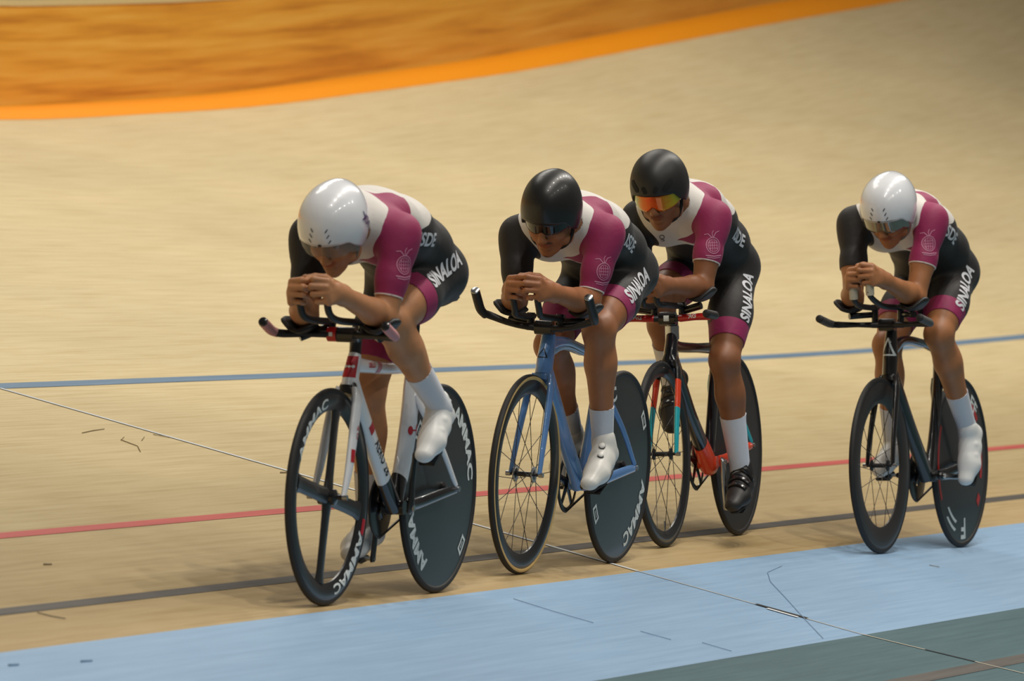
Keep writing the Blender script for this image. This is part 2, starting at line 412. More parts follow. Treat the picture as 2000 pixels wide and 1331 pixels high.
# perimeter fence of varnished wood
m, nt, b = new_mat('varnished_fence_wood'); M_fence = m; L = nt.links
uv = nd(nt, 'ShaderNodeUVMap'); mp = nd(nt, 'ShaderNodeMapping'); mp.inputs['Scale'].default_value = (.35, 9, 1); L.new(uv.outputs[0], mp.inputs[0])
n1 = nd(nt, 'ShaderNodeTexNoise', i_Scale=1.6, i_Detail=4., i_Roughness=.55, i_Distortion=.25); L.new(mp.outputs[0], n1.inputs['Vector'])
r1 = ramp(nt, [(.30, s2l((208, 134, 36))), (.5, s2l((242, 172, 56))), (.68, s2l((252, 194, 84)))]); L.new(n1.outputs['Fac'], r1.inputs[0])
L.new(r1.outputs[0], b.inputs['Base Color']); b.inputs['Roughness'].default_value = .4
M_orange = mat('orange_kickboard', (255, 160, 0), .5)
M_rail = mat('pale_rail', (226, 204, 150), .5)
NF = N0+7.24
fence = bpy.data.objects.new('wall_fence', None); COL.objects.link(fence); fence.location = tp(NF, 40.)
bpy.context.view_layer.update()
tag(fence, 'varnished brown wooden perimeter fence with a pale top rail', 'wall', kind='structure')
FI = fence.matrix_world.inverted()
def fence_piece(name, t0, t1, z0, z1, off, th, m, seg=4):
    ts = np.linspace(t0, t1, seg+1); bm = bmesh.new(); R = []
    uvl = bm.loops.layers.uv.new('UVMap')
    for t in ts:
        q = []
        for dn, dz in ((off, z0), (off, z1), (off+th, z1), (off+th, z0)):
            p = tp(NF, t); p = p+NV*dn; p[2] = tz(NF, t)+dz; q.append(bm.verts.new(FI @ Vector(p)))
        R.append(q)
    for i in range(seg):
        A, B = R[i], R[i+1]
        for j in range(4):
            f = bm.faces.new((A[j], A[(j+1) % 4], B[(j+1) % 4], B[j])); vals = [(ts[i], j), (ts[i], j+1), (ts[i+1], j+1), (ts[i+1], j)]
            for lp, (u, w) in zip(f.loops, vals): lp[uvl].uv = (u, (z0, z1, z1+th, z1)[w % 4])
    bm.faces.new(R[0]); bm.faces.new(R[-1][::-1])
    return bmesh_obj(name, bm, m, fence, smooth=False)
t = 14.0
while t < 80: fence_piece('fence_panel', t+.001, t+2.439, -.02, .530, .0, .03, M_fence); t += 2.44
strip('orange_strip', N0+6.97, N0+7.235, 14, 80, M_orange, floor, .002, dn=.14)
fence_piece('top_rail', 14, 80, .531, .565, -.012, .055, M_rail, 60)
# the pale stand wall behind the fence
P = [[tp(NF+3.0, t)+V(0, 0, z) for z in (-2., 5.)] for t in np.linspace(10, 84, 20)]
hw = grid_obj('wall_stand', P, mat('pale_stand_wall', (196, 184, 146), .7)); tag(hw, 'pale wall of the stands behind the wooden fence', 'wall', kind='structure')

# ================================================================== bicycles
R_W, WB = .334, .965
def bike_frame(F, th, lean):
    """frame of a bicycle: x forward, y to the rider's left, z up; origin where the rear wheel touches"""
    a = math.radians(th); F = np.array(F, float); F[2] = tz(F@NV, F@TV)
    R = F+WB*V(math.sin(a), math.cos(a), 0); R[2] = tz(R[:2]@NV[:2], R[:2]@TV[:2])
    u = unit(F-R); n = unit(V(0, 0, 1)-u*u[2]); l = np.cross(n, u); e = math.radians(lean)
    w = n*math.cos(e)+l*math.sin(e); v = np.cross(w, u)
    M = Matrix.Identity(4)
    for i in range(3):
        for j, c in enumerate((u, v, w)): M[i][j] = c[i]
    M.translation = Vector(F-u*WB); return M
FRAMES = [bike_frame((-.5746, 21.135, 0), 19.9, 1.8), bike_frame((.0239, 23.010, 0), 19.6, 3.3),
          bike_frame((.5482, 24.739, 0), 17.6, -1.6), bike_frame((1.3968, 26.189, 0), 22.0, -.8)]
M_tire = mat('tyre_rubber', (38, 36, 35), .65, bump=.15, bscale=500)
M_tan_tire = mat('tan_sidewall', (214, 178, 112), .6)
M_carbon = mat('dark_carbon', (30, 30, 31), .38, coat=.4)
M_disc = mat('disc_carbon', (42, 44, 44), .33, coat=.5, vary=.1)
M_matte = mat('matte_black', (30, 28, 28), .5)
M_gloss = mat('gloss_black', (22, 21, 23), .25, coat=.6)
M_navy = mat('gloss_navy_black', (18, 20, 30), .2, coat=.8)
M_silver = mat('silver_metal', (200, 202, 204), .25, 1.)
M_steel = mat('spoke_steel', (70, 66, 62), .35, .8)
M_white = mat('gloss_white_paint', (236, 236, 238), .28, coat=.6)
M_pblue = mat('steel_blue_paint', (98, 142, 198), .25, coat=.8)
M_lblue = mat('light_blue_paint', (148, 192, 226), .3, coat=.5)
M_pink = mat('pink_bar_tape', (206, 146, 148), .7, bump=.3, bscale=200)
M_redp = mat('red_paint', (196, 30, 34), .3, coat=.5)
M_oran = mat('orange_red_paint', (240, 72, 34), .3, coat=.5)
M_turq = mat('turquoise_paint', (30, 178, 190), .3, coat=.5)
M_wprint = mat('white_print', (226, 230, 226), .5)
M_rprint = mat('red_print', (186, 26, 40), .5)
M_kprint = mat('black_print', (28, 26, 30), .5)
M_grip = mat('grey_grip', (92, 90, 88), .7, bump=.4, bscale=250)
M_wrap = mat('worn_cream_tape', (196, 186, 164), .8, bump=.5, bscale=180)

def wheel_part(name, prof, m, parent, c, seg=80): return lathe_obj(name, prof, m, parent, seg, c)
def tyre(parent, c, m, wall=None):
    k = 14; prof = [(.3225+.0115*math.cos(a), .0115*math.sin(a)) for a in np.linspace(0, 2*math.pi, k, endpoint=False)]
    o = wheel_part('tyre', prof, m, parent, c, 88)
    if wall:
        for s in (-1, 1):
            pr = [(.3225+.0121*math.cos(a), s*.0121*math.sin(a)) for a in np.radians([68, 82, 96, 110, 124, 132])]
            pr += [(r-.0006, y*.93) for r, y in pr[::-1]]
            wheel_part('tyre_sidewall', pr, wall, parent, c, 88)
    return o
def rim_prof(depth, w=.0115):
    a = .3165; d = a-depth
    h = [(a, w*.85), (a-.006, w*.98), (a-depth*.35, w*1.08), (a-depth*.7, w*.85), (d+.006, w*.5), (d, .003)]
    return h+[(r, -y) for r, y in h[::-1]]
SPOKE = {}
def spoked_wheel(bike, x, depth, n, m_rim, m_hub, wall=None, flange=.021, m_axle=None):
    c = (x, 0, R_W); w = wheel_part('front_wheel', rim_prof(depth), m_rim, bike, c)
    tyre(w, c, M_tire, wall)
    hub = [(.0, -.052), (.006, -.052), (.006, -.036), (flange, -.034), (flange, -.030), (.0085, -.026), (.0085, .026), (flange, .030), (flange, .034), (.006, .036), (.006, .052), (.0, .052)]
    lathe_obj('hub', [(max(r, .0005), y) for r, y in hub], m_hub, w, 24, c)
    if m_axle:
        for s in (-1, 1):
            lathe_obj('hub_flange', [(.006, s*.0295), (flange+.006, s*.0295), (flange+.006, s*.0345), (.006, s*.0345)], m_axle, w, 20, c)
    ri = .3165-depth; key = (depth, flange); me = None
    for i in range(n):
        s = 1 if i % 2 else -1; a = 2*math.pi*i/n; da = (.9 if (i//2) % 2 else -.9)
        p = V(c[0]+flange*math.cos(a+da), s*.031, c[2]+flange*math.sin(a+da)); q = V(c[0]+ri*math.cos(a), s*.002, c[2]+ri*math.sin(a)); d = q-p; Ln = np.linalg.norm(d)
        if key not in SPOKE:
            bm = bmesh.new(); tube(bm, [(0, 0, 0), (0, 0, Ln)], .0013, 5); mm = bpy.data.meshes.new('spoke'); bm.to_mesh(mm); bm.free(); mm.materials.append(M_steel); SPOKE[key] = mm
        o = bpy.data.objects.new('spoke', SPOKE[key]); COL.objects.link(o); o.parent = w
        o.matrix_local = Matrix.Translation(Vector(p)) @ Vector((0, 0, 1)).rotation_difference(Vector(d)).to_matrix().to_4x4()
    return w
def disc_y(r): return .0125-.0065*max(0., (r-.04)/.27)**1.5+.0
def disc_wheel(bike, x, m, edge=None):
    c = (x, 0, R_W); rs = [.012, .03, .06, .1, .15, .2, .25, .29, .3165]; pr = [(r, disc_y(r)) for r in rs]; pr += [(r, -y) for r, y in pr[::-1]]
    w = wheel_part('rear_wheel', pr, m, bike, c); tyre(w, c, M_tire)
    lathe_obj('hub', [(.0005, -.058), (.008, -.058), (.008, -.03), (.022, -.02), (.022, .02), (.008, .03), (.008, .058), (.0005, .058)], M_gloss, w, 24, c)
    return w
def arc_print(name, bm, parent, c, r, a0, h, m, side=1, yfun=disc_y, flip=False, stretch=1.):
    """bend a flat print round a wheel: text centre at angle a0 (deg), letter height h, centre radius r"""
    for v in bm.verts:
        rr = r+v.co.y*h*(-1 if flip else 1); a = math.radians(a0)+(-1 if side > 0 else 1)*(v.co.x*h*stretch/r)*(-1 if flip else 1)*-1
        v.co = Vector((c[0]+rr*math.cos(a), side*(yfun(rr)+.0012), c[2]+rr*math.sin(a)))
    me = bpy.data.meshes.new(name); bm.to_mesh(me); bm.free(); return link(name, me, m, parent)
def bars(bike, S):
    """base bar with grips, stem, aero extensions, arm pads"""
    cx, cz = S['bar']; bx, bz = S['bend']; tx, tz_ = S['tip']; hw = .2; m = S.get('m_bar', M_matte)
    bz0 = S.get('mid', bz)
    pts = []
    for s in (-1, 1):
        q = [V(cx, 0, cz), V(cx+.012, s*.045, cz), V(cx+(bx-cx)*.45, s*.11, cz+(bz0-cz)*.6), V(bx-.012, s*(hw-.022), bz), V(bx+.02, s*(hw-.003), bz+(tz_-bz)*.12)]
        pts.append(q)
    path = pts[0][::-1]+pts[1][1:]
    rad = [(.011, .012), (.012, .013), (.016, .010), (.017, .012), (.015, .015), (.017, .012), (.016, .010), (.012, .013), (.011, .012)]
    bar = tube_obj('base_bar', path, rad, m, bike, 14, n=5, side=(1, 0, 0))
    if S.get('m_sleeve'):
        for s in (-1, 1): tube_obj('bar_sleeve', [V(cx+.013, s*.05, cz), V(cx+(bx-cx)*.45, s*.11, cz+(bz0-cz)*.6), V(bx-.014, s*(hw-.024), bz)], [(.0185, .0140), (.0182, .0125), (.0145, .0148)], S['m_sleeve'], bar, 14, n=5, side=(1, 0, 0))
    for s in (-1, 1):
        g = tube_obj('grip', [V(bx-.004, s*(hw-.006), bz+.001), V(bx+.03, s*hw, bz+(tz_-bz)*.25), V((bx+tx)/2+.015, s*hw, bz+(tz_-bz)*.6), V(tx, s*hw, tz_)], [.0135, .0155, .0158, .0155], S['m_grip'], bar, 14, n=5)
        d = unit(V(tx, 0, tz_)-V((bx+tx)/2+.015, 0, bz+(tz_-bz)*.6)); e = V(tx, s*hw, tz_)
        tube_obj('end_cap', [e-d*.002, e+d*.004, e+d*.007], [.0152, .0148, .010], S['m_cap'], bar, 14)
    hx, hz = S['head_top']
    st = tube_obj('stem', [V(hx-.002, 0, hz-.01), V(hx-.008, 0, (hz+cz)/2), V(hx-.005, 0, cz-.012), V((hx+cx)/2, 0, cz-.002), V(cx+.004, 0, cz)], [.019, .019, .021, (.022, .018), (.024, .019)], S.get('m_stem', M_gloss), bike, 14, n=4)
    tube_obj('stem_clamp', [V(cx+.004, -.03, cz), V(cx+.004, .03, cz)], [(.024, .021)]*2, M_gloss, st, 16)
    if S.get('m_clamp'):
        rc = tube_obj('bar_clamp', [V(cx+.008, -.056, cz), V(cx+.008, -.026, cz)], [(.023, .022)]*2, S['m_clamp'], st, 16)
        decal('clamp_mark', shape_bm([rect(-.5, -.5, .5, .5)]), bvh_of(rc), (cx+.03, -.041, cz), (0, 1, 0), (1, 0, .1), .012, M_wprint, rc, .0008)
    for s, nm in ((1, 'L'), (-1, 'R')):
        h = np.array(S['hand'+nm]); e = np.array(S['el'+nm]); ax = unit(np.array(S.get('rod', (.35, 0, 1.))))
        p = [V(cx-.03, s*.052, cz+S['rise']), V(cx+.06, s*.05, cz+S['rise']), V((cx+h[0])/2+.05, s*.046, cz+S['rise']+.006), h-ax*.075+V(-.012, 0, 0), h-ax*.03, h+ax*.022]
        x = tube_obj('aero_extension', p, .0112, M_matte, bike, 12, n=6)
        if S.get('m_wrap'): tube_obj('grip_tape', [h-ax*.072+V(-.009, 0, 0), h-ax*.03, h+ax*.026], .0165, S['m_wrap'], x, 12, n=4)
        else: tube_obj('shift_plug', [h+ax*.020, h+ax*.028], .0125, M_gloss, x, 12)
        tube_obj('extension_clamp', [V(cx-.005, s*.052, cz-.012), V(cx-.006, s*.052, cz+S['rise']+.012)], [(.013, .017), (.013, .016)], M_gloss, x, 12)
        # cupped pad under the elbow
        c = e+V(.035, s*.004, -.052); Pg = []
        for a in np.linspace(-1, 1, 9):
            row = []
            for q in np.linspace(-1, 1, 11):
                k = math.sqrt(max(.10, 1-.90*a**4)); row.append(c+V(a*.054, q*.056*k, .036*(abs(q*k)**2.0)+.004*a*a+(.010*q*k*s)))
            Pg.append(row)
        pad = grid_obj('arm_pad', Pg, M_matte, bike, .013, flip=True)
        tube_obj('pad_riser', [V(cx-.01, s*.06, cz+S['rise']*.6), V((cx+c[0])/2, (s*.06+c[1])/2, (cz+S['rise']*.6+c[2]-.012)/2), c+V(0, 0, -.012)], [(.014, .012)]*3, M_gloss, pad, 10)
def drivetrain(bike, S):
    bx, bz = S['bb']; a = math.radians(S['crank'])            # angle of the LEFT crank: 0 forward, 90 up
    tube_obj('bottom_bracket', [V(bx, -.036, bz), V(bx, .036, bz)], .023, S.get('m_bb', M_gloss), bike, 16)
    for s, nm in ((1, ''), (-1, '')):
        d = V(math.cos(a), 0, math.sin(a))*s; y0 = s*.056; e = V(bx, s*.066, bz)+d*.165
        cr = tube_obj('crank_arm', [V(bx, y0-s*.008, bz)-d*.012, V(bx, y0, bz), V(bx, y0+s*.003, bz)+d*.08, e, e+d*.011], [(.008, .014), (.011, .017), (.008, .012), (.0085, .011), (.006, .006)], S['m_crank'], bike, 12, side=(0, 1, 0), n=3)
        tube_obj('crank_bolt', [V(bx, y0+s*.006, bz), V(bx, y0+s*.013, bz)], .010, M_silver, cr, 12)
        t = S['tilt'+('L' if s > 0 else 'R')]; ct, st = math.cos(math.radians(t)), math.sin(math.radians(t))
        fx, fz = V(ct, 0, st), V(-st, 0, ct); pc = e+V(0, s*.052, 0)
        bm = bmesh.new(); out = []
        prof = [(-.042, -.008), (-.030, -.013), (.03, -.012), (.046, -.004), (.042, .004), (-.034, .005)]
        A = [bm.verts.new(pc+fx*x+fz*z+V(0, -.027, 0)) for x, z in prof]; B = [bm.verts.new(pc+fx*x+fz*z+V(0, .027, 0)) for x, z in prof]
        bm.faces.new(A); bm.faces.new(B[::-1])
        for j in range(6): bm.faces.new((A[j], A[(j+1) % 6], B[(j+1) % 6], B[j]))
        bmesh.ops.bevel(bm, geom=list(bm.edges), offset=.003, segments=2, affect='EDGES')
        pd = bmesh_obj('pedal', bm, M_gloss, bike, auto=40)
        tube_obj('pedal_axle', [e+V(0, -s*.008, 0), pc], .0065, M_silver, pd, 10)
    # chainring with a five-arm spider, and the chain
    y = -.045; R = .098; c = (bx, y, bz)
    cr = lathe_obj('chainring', [(R-S.get('ringw', .014), -.002), (R-.004, -.0022), (R, -.001), (R, .001), (R-.004, .0022), (R-S.get('ringw', .014), .002)], S.get('m_ring', M_gloss), bike, 60, c)
    for k in range(5):
        b = 2*math.pi*k/5+.3; d = V(math.cos(b), 0, math.sin(b)); q = V(bx, y-.002, bz)
        tube_obj('spider_arm', [q+d*.008, q+d*.05, q+d*(R-.008)], [(.005, .017), (.004, .012), (.0035, .010)], S.get('m_ring', M_gloss), cr, 8, side=(0, 1, 0))
    rc = .031; rx, rz = 0., R_W; dd = math.hypot(bx-rx, bz-rz); base = math.atan2(bz-rz, bx-rx); off = math.acos((R-rc)/dd); pts = []
    for b in np.linspace(base-off, base+off, 22): pts.append(V(bx+R*math.cos(b), y, bz+R*math.sin(b)))
    for b in np.linspace(base+off, base+2*math.pi-off, 14): pts.append(V(rx+rc*math.cos(b), y, rz+rc*math.sin(b)))
    full = []
    for i in range(len(pts)):
        p, q = pts[i], pts[(i+1) % len(pts)]; k = max(1, int(np.linalg.norm(q-p)/.02)); full += [p+(q-p)*j/k for j in range(k)]
    bm = bmesh.new(); tube(bm, full, (.0042, .0045), 6, side=(0, 1, 0), closed=True); bmesh_obj('chain', bm, M_matte, bike, auto=30)
    lathe_obj('rear_cog', [(.008, y-.002), (.031, y-.001), (.031, y+.001), (.008, y+.002)], M_silver, bike, 24, (rx, 0, rz))
def saddle(bike, x, z):
    rows = []
    for t in np.linspace(0, 1, 12):
        w = .066*(1-t)**1.4+.019; xx = x-.13+.26*t; hz = z+.014*(abs(t-.45)*2)**2-.006
        rows.append([V(xx, q*w, hz-.035*abs(q)**2.6) for q in np.linspace(-1, 1, 11)])
    s = grid_obj('saddle', rows, M_matte, bike, .018, flip=True)
    for q in (-1, 1): tube_obj('saddle_rail', [V(x-.10, q*.022, z-.03), V(x-.04, q*.022, z-.05), V(x+.03, q*.022, z-.05), V(x+.10, q*.012, z-.028)], .0036, M_steel, s, 8, n=4)
def stays(bike, S, m_cs, m_ss):
    bx, bz = S['bb']; ss = S['stay_top']
    for s in (-1, 1):
        cs = tube_obj('chain_stay', [V(bx-.03, s*.030, bz+.004), V(bx-.13, s*.036, bz+.012), V(.10, s*.054, .322), V(.0, s*.062, R_W)], [(.011, .020), (.010, .019), (.009, .017), (.006, .014)], m_cs, bike, 12, side=(0, 1, 0), n=4)
        tube_obj('axle_nut', [V(0, s*.060, R_W), V(0, s*.074, R_W)], .0095, M_silver, cs, 8)
        so = tube_obj('seat_stay', [V(ss[0], s*.016, ss[1]), V(ss[0]-.03, s*.030, ss[1]-.05), V(ss[0]*.45, s*.052, R_W+(ss[1]-R_W)*.45), V(.006, s*.062, R_W+.012)], [(.009, .014), (.009, .015), (.008, .013), (.007, .011)], m_ss, bike, 12, side=(0, 1, 0), n=4)
def fork(bike, S, m_f, m_crown=None):
    hx, hz = S['head_bot']
    cr = tube_obj('fork_crown', [V(hx+.002, 0, hz+.008), V(hx+.010, 0, hz-.012), V(hx+.016, 0, hz-.028)], [(.024, .026), (.032, .025), (.036, .020)], m_crown or m_f, bike, 16, side=(0, 1, 0), n=4)
    out = []
    for s in (-1, 1):
        p = [V(hx+.010, s*.026, hz-.012), V(hx+.028, s*.037, hz-.05), V(hx+.060, s*.043, hz-.13), V(hx+.105, s*.048, R_W+.09), V(WB-.003, s*.051, R_W)]
        fk = S.get('fork_w', 1.); r = [(.011, .020*fk), (.0105*fk, .022*fk), (.0095*fk, .0215*fk), (.0085*fk, .017*fk), (.007, .012)]
        if callable(m_f): bl = m_f(p, r, cr)
        else: bl = tube_obj('fork_blade', p, r, m_f, bike, 14, side=(0, 1, 0), n=5)
        tube_obj('axle_nut', [V(WB, s*.050, R_W), V(WB, s*.066, R_W)], .0085, M_silver, bl, 8)
        out.append(bl)
    return out

# ---- shared hand and elbow places per rider (x forward, y left, z up in the bicycle's frame)
HAND = [dict(handL=(1.130, .040, .966), handR=(1.126, -.050, .962), elL=(.86, .13, .885), elR=(.86, -.13, .88)),
        dict(handL=(1.090, .050, .958), handR=(1.075, -.040, .955), elL=(.785, .13, .912), elR=(.78, -.13, .905)),
        dict(handL=(1.105, .030, .945), handR=(1.090, -.030, .945), elL=(.82, .125, .926), elR=(.78, -.14, .92)),
        dict(handL=(1.165, .036, 1.050), handR=(1.150, -.034, 1.035), elL=(.89, .125, .970), elR=(.88, -.13, .965))]

# ---- bicycle 1: white with red marks, four-blade front wheel
S = dict(HAND[0], bar=(.845, .830), bend=(.935, .828), tip=(1.035, .863), head_top=(.772, .760), head_bot=(.808, .672), rise=.040, m_grip=M_pink, m_cap=M_gloss, m_clamp=M_redp,
         fork_w=1.3, ringw=.055, bb=(.39, .285), crank=90, tiltL=-34, tiltR=-10, m_crank=M_carbon, stay_top=(.27, .64))
b1 = empty('track_bicycle', FRAMES[0]); tag(b1, 'white track bicycle with red lettering and a four-blade front wheel', 'bicycle', 'bicycles of the pursuit team')
ht = tube_obj('head_tube', [V(.768, 0, .768), V(.781, 0, .735), V(.797, 0, .70), V(.810, 0, .666)], [(.020, .022), (.022, .030), (.024, .036), (.025, .034)], M_white, b1, 16, side=(0, 1, 0), n=3)
tt = tube_obj('top_tube', [V(.765, 0, .738), V(.66, 0, .730), V(.45, 0, .722), V(.262, 0, .735)], [(.018, .026), (.017, .021), (.016, .018), (.015, .022)], M_white, b1, 14, side=(0, 1, 0), n=4)
dt = tube_obj('down_tube', [V(.80, 0, .695), V(.735, 0, .620), V(.60, 0, .485), V(.49, 0, .376)], [(.022, .034), (.023, .034), (.022, .033), (.022, .033)], M_white, b1, 16, side=(0, 1, 0), n=4)
tube_obj('down_tube_end', [V(.492, 0, .378), V(.44, 0, .327), V(.395, 0, .285)], [(.0225, .034), (.024, .034), (.028, .032)], M_navy, b1, 16, side=(0, 1, 0), n=3)
st = tube_obj('seat_tube', [V(.262, 0, .745), V(.268, 0, .66), V(.290, 0, .52), V(.335, 0, .40), V(.352, 0, .370)], [(.016, .036), (.018, .054), (.020, .060), (.021, .050), (.022, .044)], M_white, b1, 16, side=(0, 1, 0), n=4)
tube_obj('seat_tube_end', [V(.350, 0, .374), V(.372, 0, .33), V(.39, 0, .285)], [(.0225, .045), (.024, .038), (.026, .03)], M_gloss, b1, 16, side=(0, 1, 0), n=3)
tube_obj('seatpost', [V(.262, 0, .74), V(.247, 0, .83), V(.238, 0, .925)], [(.012, .024), (.012, .022), (.012, .020)], M_matte, b1, 12, side=(0, 1, 0))
saddle(b1, .235, .965); stays(b1, S, M_gloss, M_white)
fb = fork(b1, S, M_white, M_gloss); bars(b1, S); drivetrain(b1, S)
c = (WB, 0, R_W)
fw = wheel_part('front_wheel', rim_prof(.052), M_carbon, b1, c); tyre(fw, c, M_tire)
lathe_obj('hub', [(.0005, -.05), (.008, -.05), (.008, -.034), (.024, -.026), (.026, -.012), (.026, .012), (.024, .026), (.008, .034), (.008, .05), (.0005, .05)], M_gloss, fw, 24, c)
for k in range(4):
    a = math.radians(101+90*k); d = V(math.cos(a), 0, math.sin(a)); q = V(-math.sin(a), 0, math.cos(a)); o = V(*c)
    tube_obj('blade', [o+d*.015, o+d*.06, o+d*.15, o+d*.23, o+d*.268], [(.014, .030), (.0095, .026), (.008, .025), (.008, .026), (.010, .034)], M_carbon, fw, 14, side=(0, 1, 0), n=3)
rimy = lambda r: np.interp(r, [.2645, .2705, .280, .298, .3105, .3165], [.003, .0058, .0098, .0124, .0113, .0098])
def rim_letters(parent, c, spans, word, h, r, m, yfun, side=1, sx=1.15, bold=.03):
    for a0 in spans: arc_print('rim_lettering', text_mesh(word, bold, sx), parent, c, r, a0, h, m, side, yfun)
rim_letters(fw, c, (-128, 52), 'AMMAC', .032, .292, M_wprint, rimy, 1, 1.9)
arc_print('rim_mark', shape_bm([rect(-.9, -.4, .9, .4)]), fw, c, .296, -160, .028, M_rprint, 1, rimy)
rw = disc_wheel(b1, 0, M_disc); cr_ = (0, 0, R_W)
for a0 in (-35, 145): arc_print('disc_lettering', text_mesh('AMMAC', .04, 1.2), rw, cr_, .272, a0, .052, M_wprint, 1)
box_o = [rect(-.9, -.5, .9, -.28), rect(-.9, .28, .9, .5), rect(-.9, -.28, -.62, .28), rect(.62, -.28, .9, .28), rect(-.4, -.06, .4, .06)]
for a0 in (-138, 42): arc_print('disc_mark', shape_bm(box_o), rw, cr_, .280, a0, .036, M_wprint, 1)
# prints on the frame
B = bvh_of(ht); decal('head_badge', shape_bm([rect(-.5, -.62, .5, .62)]), B, (.80, .0, .73), (-.15, 1, 0), (.95, .10, .1), .055, M_rprint, ht, .0008)
bar_sh = [rect(-.36, -.05, .36, .05), ring_pts(-.3, 0, .12, .14, 10), ring_pts(.3, 0, .12, .14, 10), ring_pts(0, 0, .1, .12, 10)]
decal('badge_mark', shape_bm(bar_sh), B, (.80, .0, .73), (-.15, 1, 0), (.95, .10, .1), .038, M_wprint, ht, .0018)
B = bvh_of(fb[1]); decal('fork_lettering', text_mesh('CUI:', .02, .9), B, (.86, .05, .53), (-.12, 0, .95), (.55, .8, 0), .020, M_rprint, fb[1], .0008)
decal('fork_mark', shape_bm([rect(-.9, -.5, .9, .5)]), B, (.90, .05, .46), (-.2, 0, .95), (.55, .8, 0), .022, M_rprint, fb[1], .0008)
B = bvh_of(dt); decal('down_tube_lettering', text_mesh('AERO 28', .02, .75, 1.15), B, (.56, .02, .448), (-.72, 0, -.70), (.25, .95, .0), .034, M_kprint, dt, .0008)
decal('down_tube_mark', shape_bm([rect(-.5, -.5, .5, .5)]), B, (.655, .02, .54), (-.72, 0, -.70), (.25, .95, 0), .034, M_rprint, dt, .0008)
B = bvh_of(st); gob = [ring_pts(-.55, 0, .42, .42, 18), rect(-.3, -.07, .6, .07), ring_pts(.72, 0, .20, .55, 16)]
decal('goblet_mark', shape_bm(gob), B, (.285, .016, .525), (-.25, .9, 0), (.65, .75, 0), .034, M_rprint, st, .0008)
B = bvh_of(tt); decal('top_tube_lettering', text_mesh('GIBELLO', .02, .7), B, (.66, .018, .735), (-1, 0, 0), (.1, .9, .3), .016, M_rprint, tt, .0008)
decal('top_tube_mark', shape_bm([[(-.8, -.5), (.2, -.5), (.8, .5), (-.2, .5)]]), B, (.59, .018, .728), (-1, 0, 0), (.1, 1, .1), .034, mat('dusty_pink_print', (206, 140, 150), .5), tt, .0008)

# ---- bicycle 2: steel blue with a tan-wall front tyre
S = dict(HAND[1], bar=(.845, .822), bend=(.900, .852), tip=(.992, .934), mid=.835, head_top=(.798, .785), head_bot=(.828, .672), rise=.036, m_grip=M_matte, m_cap=M_silver,
         bb=(.39, .285), crank=0, tiltL=-22, tiltR=-35, m_crank=M_gloss, stay_top=(.262, .63), m_bb=M_pblue)
b2 = empty('track_bicycle', FRAMES[1]); tag(b2, 'steel blue track bicycle with a tan sidewall front tyre', 'bicycle', 'bicycles of the pursuit team')
ht = tube_obj('head_tube', [V(.796, 0, .798), V(.806, 0, .755), V(.820, 0, .71), V(.832, 0, .664)], [(.024, .026), (.025, .036), (.027, .044), (.028, .038)], M_pblue, b2, 16, side=(0, 1, 0), n=3)
tt = tube_obj('top_tube', [V(.795, 0, .765), V(.70, 0, .772), V(.60, 0, .768), V(.45, 0, .745), V(.252, 0, .715)], [(.022, .026), (.021, .020), (.020, .018), (.018, .018), (.016, .024)], M_pblue, b2, 14, side=(0, 1, 0), n=4)
tube_obj('top_tube_underside', [V(.775, 0, .735), V(.70, 0, .752), V(.60, 0, .751), V(.46, 0, .730)], [(.016, .012), (.0195, .010), (.019, .008), (.015, .006)], M_lblue, tt, 12, side=(0, 1, 0), n=4)
dt = tube_obj('down_tube', [V(.822, 0, .69), V(.745, 0, .61), V(.60, 0, .465), V(.41, 0, .285)], [(.024, .034), (.023, .036), (.022, .036), (.026, .034)], M_pblue, b2, 16, side=(0, 1, 0), n=4)
tube_obj('seat_tube', [V(.250, 0, .73), V(.262, 0, .62), V(.315, 0, .45), V(.385, 0, .285)], [(.015, .032), (.016, .040), (.018, .036), (.022, .030)], M_pblue, b2, 16, side=(0, 1, 0), n=4)
tube_obj('seatpost', [V(.25, 0, .73), V(.225, 0, .83), V(.205, 0, .925)], [(.012, .022), (.012, .022), (.012, .020)], M_matte, b2, 12, side=(0, 1, 0))
saddle(b2, .20, .955); stays(b2, S, M_pblue, M_pblue); fork(b2, S, M_pblue); bars(b2, S); drivetrain(b2, S)
spoked_wheel(b2, WB, .050, 20, M_carbon, M_gloss, M_tan_tire, m_axle=M_silver)
rw = disc_wheel(b2, 0, M_disc)
for a0 in (-138, 42): arc_print('disc_lettering', text_mesh('AMMAC', .04, 1.2), rw, cr_, .272, a0, .052, M_wprint, 1)
for a0 in (146, -34): arc_print('disc_mark', shape_bm(box_o), rw, cr_, .280, a0, .036, M_wprint, 1)
B = bvh_of(ht); tri = stroke([(-.5, -.45), (.55, -.45), (.1, .6)], .1, True)
decal('triangle_mark', shape_bm(tri), B, (.84, 0, .735), (-.1, 1, 0), (1, 0, .1), .030, M_kprint, ht, .0008)

